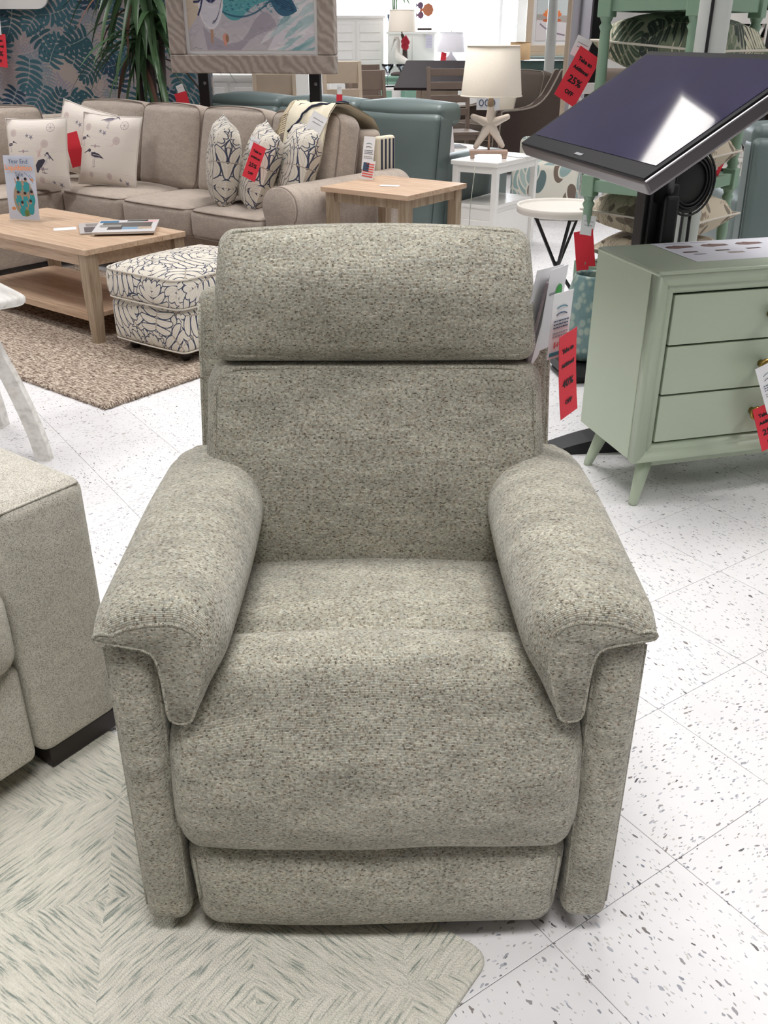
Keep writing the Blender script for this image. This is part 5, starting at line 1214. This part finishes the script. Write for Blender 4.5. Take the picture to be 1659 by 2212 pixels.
dining_chair('second grey-brown chair, its back rising behind the solid-back one', (-.16, 11.35, 0), 20, GREYW, 0, .42, 1.06, None, False, True)
dining_chair('pale oak chair back beside the right edge of the framed picture', (-.36, 10.0, 0), 14, PALEW, 0, .40, 1.12, None, False, True)
dining_chair('pale oak chair seen under the framed picture between its posts', (-1.02, 9.6, 0), 10, PALEW, 0, .42, 1.02, None, False, True)
dt = thing('display_table', 'table with its dark top tilted up on a pale wooden base', 'table', (.63, 12.05, 0), -4)
MB().box((0, 0, 0), (.84, .66, .03), .004, fn=lambda p: V(p.x * 1.0 + p.y * .18 - .02, p.y * .86, p.z + .935 + p.y * .42)).build('top', plain('dark_walnut', (38, 28, 30), .6, vary=.15, spec=.2), dt)
for x in (-.22, .22): MB().box((x, .06, .43), (.06, .05, .86), .004).build('leg', PALEW, dt)
MB().box((0, .06, .70), (.40, .03, .20), .003).build('apron', PALEW, dt); MB().box((0, .06, .03), (.60, .40, .05), .006).build('foot', PALEW, dt)
gt_ = thing('dining_table', 'round dining table set with cocktail glasses and dark plates', 'table', (.16, 13.2, 0))
MB().lathe([(0, .735), (.40, .735), (.42, .745), (.42, .765), (.41, .77), (0, .77)], (0, 0, 0), 36).build('top', WHITEL, gt_); MB().lathe([(.22, 0), (.20, .04), (.06, .08), (.06, .72), (.12, .735)], (0, 0, 0), 16).build('pedestal', WHITEL, gt_)
GLASS = thin_glass('drinking_glass', (.93, .96, 1), 2.0)
def glass(x, y, n):
    g = thing('cocktail_glass', n, 'glass', (x, y, .7705), 0, 'cocktail glasses on the round table')
    MB().lathe([(.0, 0), (.042, .002), (.036, .008), (.008, .016), (.006, .10), (.010, .125)], (0, 0, 0), 18).build('stem', GLASS, g); MB().lathe([(.008, .125), (.030, .165), (.034, .185), (.075, .225), (.085, .262), (.082, .262), (.072, .228), (.030, .188), (.004, .130)], (0, 0, 0), 20).build('bowl', GLASS, g)
glass(.05, 13.05, 'stemmed cocktail glass nearest the brown chair backs'); glass(.235, 13.02, 'stemmed cocktail glass below the pelican lamp'); glass(.40, 13.2, 'stemmed cocktail glass beside the tilted dark table top')
for x, n in ((.13, 'dark plate under the first cocktail glass'), (.36, 'dark plate nearest the tilted table top')):
    g = thing('plate', n, 'plate', (x - .06, 12.94, .7705), 0, 'plates on the round table'); MB().lathe([(0, .002), (.07, .0), (.12, .014), (.122, .016), (.07, .006), (0, .006)], (0, 0, 0), 24).build('dish', plain('slate_glaze', (52, 54, 62), .3), g)
# green dresser with the pelican lamp
gd = thing('cabinet', 'sea green cabinet carrying the pelican lamp', 'cabinet', (.26, 13.95, 0), 0)
SEAG = plain('sea_green_paint', (130, 168, 150), .5); MB().box((0, 0, .44), (.80, .42, .80), .004).build('body', SEAG, gd); MB().box((0, 0, .855), (.86, .46, .03), .006).build('top', SEAG, gd)
for x in (-.2, .2):
    d_ = MB().box((x, -.216, .50), (.37, .014, .60), .004).build('door', SEAG, gd); MB().lathe([(0, 0), (.012, .01), (0, .02)], (0, 0, 0), 8, fn=lambda p, x=x: V(x * .3 + p.x, -.225 - p.z, .52 + p.y)).build('knob', BRASS, d_)
for x in (-.36, .36):
    for y in (-.17, .17): MB().box((x, y, .02), (.05, .05, .04), .003).build('foot', SEAG, gd)
WHITEG = plain('white_bird_glaze', (240, 236, 228), .5); BARK = plain('dark_bark', (84, 72, 70), .8, vary=.2, scale=40)
pl_ = thing('table_lamp', 'white pelican lamp with a square cream shade and red bow on the sea green cabinet', 'lamp', (.24, 13.92, .8705), 0)
MB().lathe([(0, 0), (.15, .0), (.15, .02), (.11, .045), (0, .05)], (0, 0, 0), 20).build('base', BARK, pl_)
body = []
for x, z, rx, rz_ in ((.16, .10, .004, .004), (.11, .125, .03, .022), (.05, .16, .052, .05), (-.01, .195, .052, .058), (-.05, .235, .034, .05), (-.062, .29, .022, .03), (-.05, .36, .020, .022), (-.045, .42, .024, .022), (-.06, .455, .030, .024), (-.085, .455, .022, .020), (-.098, .44, .012, .014)): body.append((V(x, -.02, z), rx, rz_))
rings = []
for i, (p, a, b) in enumerate(body):
    t = (body[min(i + 1, len(body) - 1)][0] - body[max(0, i - 1)][0]).normalized(); nn = V(-t.z, 0, t.x)
    rings.append([p + nn * b * math.cos(q) + V(0, 1, 0) * a * math.sin(q) for q in [2 * math.pi * k / 12 for k in range(12)]])
MB().loft(rings).build('bird_body', WHITEG, pl_)
MB().tube([V(-.09, -.02, .45), V(-.12, -.02, .38), V(-.15, -.02, .29)], [.016, .013, .003], 8).build('beak', WHITEG, pl_)
for y in (-.04, .0): MB().tube([V(.03, y, .13), V(.025, y, .045)], .006, 6).build('leg', WHITEG, pl_)
MB().tube([V(.05, .03, .04), V(.045, .03, .25), V(.04, .03, .42), V(.0, .0, .50)], [.04, .034, .03, .018], 10).build('stump', BARK, pl_); MB().tube([V(0, 0, .48), V(0, 0, .56)], .008, 6).build('neck', BARK, pl_)
mb = MB()
for a in (20, 75, 150, 220, 300): mb.lathe([(0, -.05), (.035, -.02), (.04, .01), (.0, .06)], (0, 0, 0), 7, fn=lambda p, a=a: V(.045 + p.x + .025 * math.cos(R(a)), -.03 + p.y * .5, .39 + p.z + .045 * math.sin(R(a))))
mb.build('bow', plain('red_ribbon', (190, 40, 60), .6), pl_)
shade(pl_, .185, .165, .53, .79, LINEN)
# white cabinets by the window, fish, potted plant
def cabinet(label, loc, w, d, h, mat, louvre=0, name='cabinet'):
    g = thing(name, label, 'cabinet', loc); MB().box((0, 0, h / 2), (w, d, h - .04), .004).build('body', mat, g); MB().box((0, 0, h - .015), (w + .05, d + .05, .03), .006).build('top', mat, g); MB().box((0, 0, .01), (w - .02, d - .02, .02), .003).build('plinth', mat, g)
    for x in (-w / 4, w / 4):
        dd = MB().box((x, -d / 2 - .006, h / 2), (w / 2 - .03, .014, h - .14), .003).build('door', mat, g)
        for k in range(louvre): MB().box((x, -d / 2 - .017, h - .16 - .11 * k), (w / 2 - .10, .012, .09), .004).build('slat', mat, g)
    return g
cabinet('tall white louvred cabinet between the picture and the window', (-.385, 14.5, 0), .76, .45, 1.60, WHITEP, 5)
cabinet('white cabinet topped by the fish sculpture and blue plant pot', (.385, 14.75, 0), .66, .40, 1.405, WHITEP)
cabinet('white drawer chest seen under the framed picture', (-1.55, 10.4, 0), 1.15, .45, 1.0, WHITEP, 3)
nt = blank_tag('small grey notice on the side of the fish cabinet', (.63, 14.485, 1.36), (0, 0, 0), .09, .16, 0, None, 3, plain('notice_grey', (196, 192, 208), .7))
fs_ = thing('fish_sculpture', 'three fish on rods above a dark base on the white cabinet', 'sculpture', (.57, 14.62, 1.4205)); MB().box((0, 0, .015), (.20, .08, .03), .004).build('base', BARK, fs_)
def fish(x, z, s_, c_):
    o_ = [(-.5, .0), (-.38, .34), (-.05, .52), (.30, .36), (.5, .0), (.30, -.36), (-.05, -.52), (-.38, -.34)]
    pts = [(x + a * s_, z + b * s_) for a, b in [(-q, w_) for q, w_ in o_]]
    tail = [(x - .42 * s_, z + .05 * s_), (x - .75 * s_, z + .40 * s_), (x - .68 * s_, z), (x - .75 * s_, z - .40 * s_), (x - .42 * s_, z - .05 * s_)]
    f = MB().prism(pts, -.012, .012).build('fish', c_, fs_); MB().prism(tail, -.008, .008).build('tail', c_, f)
fish(.04, .255, .16, plain('orange_enamel', (206, 130, 96), .4)); fish(-.065, .31, .085, plain('violet_enamel', (120, 92, 120), .4)); fish(-.06, .19, .09, plain('plum_enamel', (130, 90, 112), .4))
for x, z in ((-.06, .15), (.02, .18), (.06, .18)): MB().tube([V(x, 0, .03), V(x, 0, z)], .004, 5).build('rod', BLACKM, fs_)
GREEN = plain('leaf_green', (92, 130, 78), .5, vary=.25, scale=5); LGREEN = plain('pale_leaf_green', (140, 176, 120), .5, vary=.2, scale=5)
def blade(mb, p0, d0, L_, w_, droop, n=7, fold=.25):
    """strap leaf: bends down along its length, V shaped across"""
    d = Vector(d0).normalized(); p = Vector(p0); sd = d.cross(V(0, 0, 1)); sd = sd.normalized() if sd.length > 1e-3 else V(1, 0, 0); vs = []
    for k in range(n + 1):
        t = k / n; w2 = w_ * (min(1, .35 + t * 3) * (1 - t ** 2.2)) / 2 + .0008; up = sd.cross(d).normalized()
        vs += [p + sd * w2 + up * w2 * fold, p - up * .0, p - sd * w2 + up * w2 * fold]
        p = p + d * (L_ / n); d = (d + V(0, 0, -droop / n)).normalized()
    fs = []
    for k in range(n): a = 3 * k; fs += [[a, a + 3, a + 4, a + 1], [a + 1, a + 4, a + 5, a + 2]]
    mb.add(vs, fs, None, True)
pp = thing('potted_plant', 'leafy plant in a dark blue pot on the white cabinet by the window', 'plant', (.15, 14.68, 1.4205))
MB().lathe([(0, 0), (.075, 0), (.10, .14), (.115, .20), (.10, .20), (.09, .17), (0, .17)], (0, 0, 0), 20).build('pot', plain('cobalt_glaze', (58, 92, 132), .3), pp)
for a in (30, 150, 260): MB().tube([V(.02 * math.cos(R(a)), .02 * math.sin(R(a)), .16), V(.05 * math.cos(R(a)), .05 * math.sin(R(a)), .75)], .009, 6).build('stem', GREEN, pp)
rr = random.Random(9)
for k in range(22):
    a = rr.uniform(0, 6.28); mb = MB(); blade(mb, (.05 * math.cos(a), .05 * math.sin(a), rr.uniform(.40, .75)), (math.cos(a), math.sin(a), rr.uniform(-.1, .7)), rr.uniform(.22, .36), .07, 1.8); mb.build('leaf', rr.choice((GREEN, LGREEN)), pp)
# shell lamp on a small table in front of the window
tb_ = thing('console_table', 'white console table under the window with the shell lamp', 'table', (1.195, 13.9, 0)); MB().box((0, 0, .86), (.95, .36, .03), .005).build('top', WHITEP, tb_)
for x in (-.44, .44):
    for y in (-.15, .15): MB().box((x, y, .423), (.045, .045, .845), .003).build('leg', WHITEP, tb_)
MB().box((0, 0, .28), (.86, .30, .02), .003).build('shelf', WHITEP, tb_); MB().box((0, -.15, .81), (.84, .02, .07), .003).build('apron', WHITEP, tb_)
wl = thing('table_lamp', 'white lamp with a shell-covered base and red tag before the bright window', 'lamp', (.90, 13.85, .8755))
MB().lathe([(0, 0), (.10, 0), (.125, .05), (.12, .12), (.08, .20), (.03, .25), (.015, .29)], (0, 0, 0), 24).build('base', plain('shell_mosaic', (226, 224, 228), .5, vary=.14, scale=60, bump=.8, bscale=60), wl)
shade(wl, .19, .155, .28, .52, plain('white_shade', (240, 238, 244), .8)); MB().tube([V(0, 0, .28), V(0, 0, .54)], .005, 6).build('rod', BRASS, wl)
red_tag('red tag hanging below the shade of the shell lamp', (.80, 13.70, 1.155), (0, R(8), 0), .075, .10, None, 0)
# palm and lamps at the right of the window
bp = thing('floor_plant', 'small leafy plant beside the window post', 'plant', (1.62, 14.6, 0)); MB().lathe([(0, 0), (.10, 0), (.13, .22), (.11, .22), (0, .20)], (0, 0, 0), 16).build('pot', plain('clay_pot', (150, 110, 90), .8), bp); MB().tube([V(0, 0, .2), V(.01, 0, 1.0)], .012, 6).build('stem', GREEN, bp)
for k in range(16): a = rr.uniform(0, 6.28); mb = MB(); blade(mb, (0, 0, rr.uniform(.8, 1.05)), (math.cos(a), math.sin(a), rr.uniform(.2, 1)), rr.uniform(.2, .4), .06, 1.5); mb.build('leaf', LGREEN, bp)
wp = MB().box((1.87, 14.2, CEIL / 2), (.13, .10, CEIL - .01), .006).build('trim_1', WHITEP); tag(wp, kind='structure')
tl = thing('floor_lamp', 'tan drum lamp in front of the white window post', 'lamp', (1.70, 12.9, 0)); MB().lathe([(0, 0), (.13, 0), (.13, .02), (.02, .035), (.012, .05), (.012, 1.12)], (0, 0, 0), 16).build('pole', BRASS, tl); shade(tl, .135, .125, 1.08, 1.285, plain('tan_shade', (206, 172, 130), .8))
bl = thing('floor_lamp', 'pale blue-grey lamp shade beside the window', 'lamp', (2.02, 14.9, 0)); MB().lathe([(0, 0), (.13, 0), (.13, .02), (.02, .035), (.012, .05), (.012, 1.5)], (0, 0, 0), 16).build('pole', BLACKM, bl); shade(bl, .17, .13, 1.46, 1.74, plain('bluegrey_shade', (190, 192, 210), .8))
# orange shell painting, canvases on edge
of = Canvas(300, 400, (206, 214, 214)); of.poly([(0, 0), (300, 0), (300, 130), (0, 150)], (228, 222, 224)); of.poly([(0, 150), (300, 130), (300, 180), (0, 190)], (180, 170, 164)); of.stroke(bez((40, 120), (120, 60), (280, 40)), 12, (150, 136, 150))
for a in range(-60, 61, 15): of.poly([(150, 150), (150 + 92 * math.sin(R(a - 8)), 150 + 80 * math.cos(R(a - 8))), (150 + 104 * math.sin(R(a)), 150 + 92 * math.cos(R(a))), (150 + 92 * math.sin(R(a + 8)), 150 + 80 * math.cos(R(a + 8)))], (236, 128 + a % 20, 78))
of.ell(150, 146, 90, 16, (206, 110, 70))
op = thing('framed_picture', 'framed orange shell painting standing at the back right of the window', 'picture', (2.17, 13.5, 1.165)); OW, OH = .66, .90
for c, d in (((0, 0, .04), (OW, .05, .08)), ((0, 0, OH - .04), (OW, .05, .08)), ((-OW / 2 + .04, 0, OH / 2), (.08, .05, OH - .16)), ((OW / 2 - .04, 0, OH / 2), (.08, .05, OH - .16))): MB().box(c, d, .006).build('frame_rail', PALEW, op)
MB().box((0, .01, OH / 2), (OW - .15, .02, OH - .15), .001).build('mat_board', WHITEC, op)
MB().prism([(-.20, -.32), (.20, -.32), (.20, .32), (-.20, .32)], -.004, -.002, fn=lambda p: V(p.x, p.y, p.z + OH / 2), uvn=(-.2, .2, -.32, .32)).build('painting', print_mat('shell_painting', of, .6), op)
es = thing('cabinet', 'dark green sideboard under the orange shell painting', 'cabinet', (2.15, 13.55, 0)); DKG = plain('dark_green_paint', (66, 88, 84), .5)
MB().box((0, 0, .55), (.95, .42, 1.02), .004).build('body', DKG, es); MB().box((0, 0, 1.10), (1.0, .46, .04), .01).build('top', plain('grey_green_top', (150, 164, 160), .5), es); MB().box((0, 0, .02), (.90, .38, .04), .004).build('plinth', DKG, es)
for x in (-.24, .24): MB().box((x, -.216, .60), (.42, .014, .70), .004).build('door', DKG, es)
MB().box((2.15, 13.5, 1.143), (.70, .10, .045), .004).build('picture_ledge', PALEW); tag(bpy.data.objects['picture_ledge'], 'pale ledge holding the orange shell painting on the sideboard', 'ledge')
cv = thing('canvas', 'large stretched canvas seen from its grey back near the mint shelf unit', 'canvas', (1.72, 9.7, 0), 62)
for c, d in (((.0, 0, 1.0), (.045, .035, 2.0)), ((.80, 0, 1.0), (.045, .035, 2.0)), ((.4, 0, .02), (.755, .03, .04)), ((.4, 0, 1.97), (.755, .03, .04))): MB().box(c, d, .003).build('stretcher_bar', PALEW, cv)
MB().box((.4, -.004, 1.0), (.76, .006, 1.93), .001).build('linen', plain('canvas_back', (172, 170, 178), .85, vary=.15, scale=4), cv)
MB().box((.4, .005, .95), (.03, .012, 1.25), .002, fn=lambda p: V(.4 + (p.z - .95) * .45, p.y, p.z)).build('brace', plain('tape_brown', (178, 140, 96), .7), cv)
bps = MB().box((2.03, 9.98, CEIL / 2), (.09, .09, CEIL - .01), .004).build('black_post', BLACKM); tag(bps, 'black display post right of the grey-backed canvas', 'post')
WALN = plain('dark_brown_wood', (62, 48, 42), .5, vary=.15, scale=8)
bc_ = thing('bookcase', 'tall dark brown open bookcase far behind the mint shelf unit', 'bookcase', (3.05, 9.2, 0), 0)
for x in (-.68, 0, .68): MB().box((x, 0, 1.05), (.04, .38, 2.10), .003).build('upright', WALN, bc_)
for z in (.08, .60, 1.08, 1.52, 2.08): MB().box((0, 0, z), (1.32, .36, .035), .003).build('shelf', WALN, bc_)
MB().box((0, .185, 1.05), (1.36, .012, 2.08), .002).build('back_panel', WALN, bc_)
def basket(label, x, z, c_):
    g = thing('basket', label, 'basket', (3.05 + x, 9.18, z), 0, 'baskets in the dark bookcase')
    MB().loft([[V(px * k, py * k, zz) for px, py in rrect(.20, .13, .04, 4)] for k, zz in ((.9, 0), (1, .22), (1.03, .23), (.97, .23), (.86, .02))], True, True).build('body', plain('wicker', c_, .8, vary=.2, scale=60, bump=.6, bscale=90), g)
    MB().tube([V(-.05, -.134, .17), V(0, -.145, .20), V(.05, -.134, .17)], .008, 6).build('handle', BARK, g)
basket('tan wicker basket on the middle shelf of the dark bookcase', -.30, 1.099, (196, 158, 116)); basket('pale wicker basket beside the tan one in the dark bookcase', .33, 1.099, (206, 188, 160)); basket('brown wicker basket on the lower shelf of the dark bookcase', -.32, .619, (150, 116, 88))
bp2 = MB().box((2.83, 7.55, CEIL / 2), (.07, .07, CEIL - .01), .004).build('black_post', BLACKM); tag(bp2, 'black display post at the far right behind the mint shelf unit', 'post')
pol = MB().lathe([(.062, 0), (.062, CEIL)], (2.007, 12.45, 0), 20).build('support_column', WPIPE); tag(pol, kind='structure')
st2 = thing('stool', 'light wooden stool in front of the slim white column', 'stool', (1.98, 11.95, 0), 8)
MB().box((0, 0, .525), (.50, .40, .035), .004).build('seat', OAKV, st2)
for x in (-.215, .215):
    for y in (-.165, .165): MB().box((x, y, .254), (.05, .05, .507), .003).build('leg', OAKV, st2)
for y in (-.165, .165): MB().box((0, y, .47), (.39, .03, .06), .002).build('rail', OAKV, st2)
# grey sofa, white chairs on the right behind the monitor
gs = thing('sofa', 'grey-brown sofa behind the slim white column', 'sofa', (2.80, 12.5, 0), -8)
MB().soft((0, .1, .22), (1.1, .8, .28), .03, (2, 2, 1), 2).build('base', BROWNF, gs); cushion(gs, 'seat_cushion', (0, .0, .44), (.86, .7, .18), .05, (0, .02, .03), BROWNF, None); cushion(gs, 'back_cushion', (0, .40, .74), (.86, .2, .46), .06, (0, .05, .02), BROWNF, None, (4, 2, 4), (R(-12), 0, 0), 1)
for x in (-.52, .52): MB().soft((x, .08, .38), (.16, .84, .62), .04, (1, 3, 3), 3).build('arm', BROWNF, gs)
for x in (-.48, .48):
    for y in (-.24, .44): MB().box((x, y, .04), (.05, .05, .08), .004).build('foot', DARKW, gs)
dining_chair('white cross-back chair by the light wooden stool', (1.86, 9.35, 0), 188, WHITEW, 0, .44, .96, None, True)
dining_chair('white cross-back chair far right beyond the mint shelves', (2.72, 8.1, 0), 170, WHITEW, 0, .46, 1.50, None, True)
dining_chair('second white cross-back chair nearer the black post', (2.18, 9.75, 0), 200, OAKV, 0, .42, .90, None, True)
# patterned slipper chair seen through the white table
ptc = Canvas(600, 600, (222, 218, 206)); rr = random.Random(77)
for k in range(80):
    x, y, a = rr.uniform(0, 600), rr.uniform(0, 600), rr.uniform(60, 120); ptc.ell(x, y, 62, 34, (222, 218, 206), 1, a, wrap=True); ptc.ell(x, y, 54, 27, rr.choice(((150, 172, 170), (120, 106, 96), (176, 192, 186), (104, 124, 124))), 1, a, wrap=True)
PEB = print_mat('pebble_leaf_print', ptc, .85, (1.0, 1.0))
sl = thing('slipper_chair', 'leaf patterned upholstered chair behind the white side table', 'chair', (1.34, 8.0, 0), -14)
MB().soft((0, 0, .27), (.54, .50, .34), .05, (3, 3, 2), 3, (.01, .01, .02)).build('seat', PEB, sl); MB().soft((.0, .27, .34), (.53, .12, .50), .05, (3, 1, 3), 3, (0, .02, .01)).build('back', PEB, sl)
for x in (-.25, .25):
    for y in (-.2, .28): MB().lathe([(.016, 0), (.024, .11)], (x, y, 0), 8).build('leg', DARKW, sl)
# ================================================================== LEFT BACK: LEAF PANEL, YUCCA, POLE
lp2 = Canvas(1300, 1300, (166, 152, 146)); rr = random.Random(41)
for k in range(130): paint_leaf(lp2, rr.uniform(0, 1300), rr.uniform(0, 1300), rr.uniform(0, 360), rr.uniform(220, 330), rr.uniform(70, 100), rr.choice(((142, 136, 146), (150, 140, 140), (126, 134, 142))), (184, 170, 160), None, 13, .55, .3, True, 0, 0, 3)
for i in range(6):
    for j in range(6): paint_leaf(lp2, (i + .5 + (j % 2) * .5 + rr.uniform(-.25, .25)) * 216.7, (j + .5 + rr.uniform(-.25, .25)) * 216.7, rr.choice((250, 290, 220, 70)) + rr.uniform(-30, 30), rr.uniform(190, 240), rr.uniform(90, 115), rr.choice(((52, 84, 92), (62, 98, 108), (44, 66, 84))), (150, 156, 152), None, 7, .82, .2, True, 0, 0, 5)
JUNG = print_mat('tropical_panel_print', lp2, .8, (1 / 1.25, 1 / 1.25))
dv = thing('room_divider', 'large freestanding panel in teal tropical leaf print behind the sectional', 'panel', (-2.32, 8.45, 0), 4)
MB().soft((0, 0, 1.06), (1.78, .10, 2.10), .02, (2, 1, 2), 2).build('panel_board', JUNG, dv)
MB().tube([V(-.885, -.045, .02 + 2.06 * k / 8) for k in range(9)], .010, 6).build('edge_trim', plain('pale_trim', (196, 206, 214), .6), dv)
for x in (-.7, .7): MB().box((x, 0, .015), (.06, .5, .03), .004).build('foot', BLACKM, dv)
wc = Canvas(300, 300, (244, 240, 236)); rr = random.Random(6)
for k in range(40): wc.ell(rr.uniform(90, 300), rr.uniform(70, 300), rr.uniform(12, 50), rr.uniform(10, 40), rr.choice(((120, 206, 196), (250, 190, 140), (232, 240, 220), (150, 220, 160), (246, 226, 180))), .6)
cw = thing('canvas_print', 'colourful canvas with a rounded white border at the top of the leaf panel', 'canvas', (-3.15, 8.30, 1.53), 4); MB().prism([(a + .25, b + .25) for a, b in rrect(.25, .25, .10, 6)], -.02, .02, uvn=(0, .5, 0, .5)).build('printed_face', print_mat('colour_canvas', wc, .5, (-1, 1)), cw)
red_tag('red tag at the far left edge in front of the leaf panel', (-3.06, 8.2, 1.36), (0, R(6), 0), .14, .24, '25%', 0)
ut = blank_tag('striped fabric label above the far left red tag', (-3.06, 8.19, 1.53), (0, R(4), 0), .11, .18, 0, None, 4)
yp = thing('yucca_plant', 'tall yucca with long drooping strap leaves behind the sectional', 'plant', (-1.74, 7.44, 0))
MB().lathe([(0, 0), (.15, 0), (.19, .30), (.20, .34), (.17, .34), (.16, .28), (0, .28)], (0, 0, 0), 24).build('pot', plain('charcoal_pot', (70, 68, 70), .6), yp)
for dx, dy, h_, r_ in ((.05, 0, 1.30, .026), (-.06, .05, 1.16, .022), (.14, -.03, 1.42, .024), (.02, .07, 1.5, .022)): MB().tube([V(dx * .5, dy, .28), V(dx * .8, dy, .7), V(dx * 1.1, dy, h_)], [r_ * 1.1, r_, r_ * .9], 9).build('trunk', BARK, yp)
YUC = NT('yucca_leaf'); co = YUC.obj(); g = YUC.noise(co, 9.0, 3); YUC.base(YUC.mix(g, srgb(38, 66, 44), srgb(84, 116, 72)), .38, 0, .5); YUC = YUC.m; DRY = plain('dry_leaf', (104, 70, 54), .7, vary=.2)
rr = random.Random(19)
for k in range(120):
    a = rr.uniform(0, 6.283); e = rr.uniform(-.5, .9) if k < 95 else rr.uniform(-1.1, -.5); c_ = rr.choice(((.05, 0, 1.30), (.14, -.03, 1.44), (.02, .07, 1.52), (-.06, .05, 1.20), (.05, 0, 1.75), (.0, .0, 1.70)))
    mb = MB(); blade(mb, (c_[0], c_[1], c_[2]), (math.cos(a) * math.cos(e), math.sin(a) * math.cos(e), math.sin(e)), rr.uniform(.45, .80), rr.uniform(.040, .062), rr.uniform(1.0, 2.4), 8, .35); mb.build('leaf', DRY if k % 14 == 0 else YUC, yp)
wpl = MB().lathe([(.022, 0), (.022, CEIL)], (-1.70, 7.75, 0), 14).build('white_pole', WPIPE); tag(wpl, 'slim white pole standing behind the yucca trunks', 'pole')
# ------------------------------------------------------------------ the ceiling light that the monitor mirrors
f = thing('ceiling_light', 'white fluorescent ceiling light panel mirrored in the tilted monitor', 'light', (.05, 6.55, CEIL), 90)
for c, d in (((-.315, 0, -.014), (.03, 1.26, .026)), ((.315, 0, -.014), (.03, 1.26, .026)), ((0, -.615, -.014), (.60, .03, .026)), ((0, .615, -.014), (.60, .03, .026))): MB().box(c, d, .003).build('frame_bar', WHITEP, f)
MB().box((0, 0, -.01), (.60, 1.20, .012), .001).build('diffuser', LENS, f)
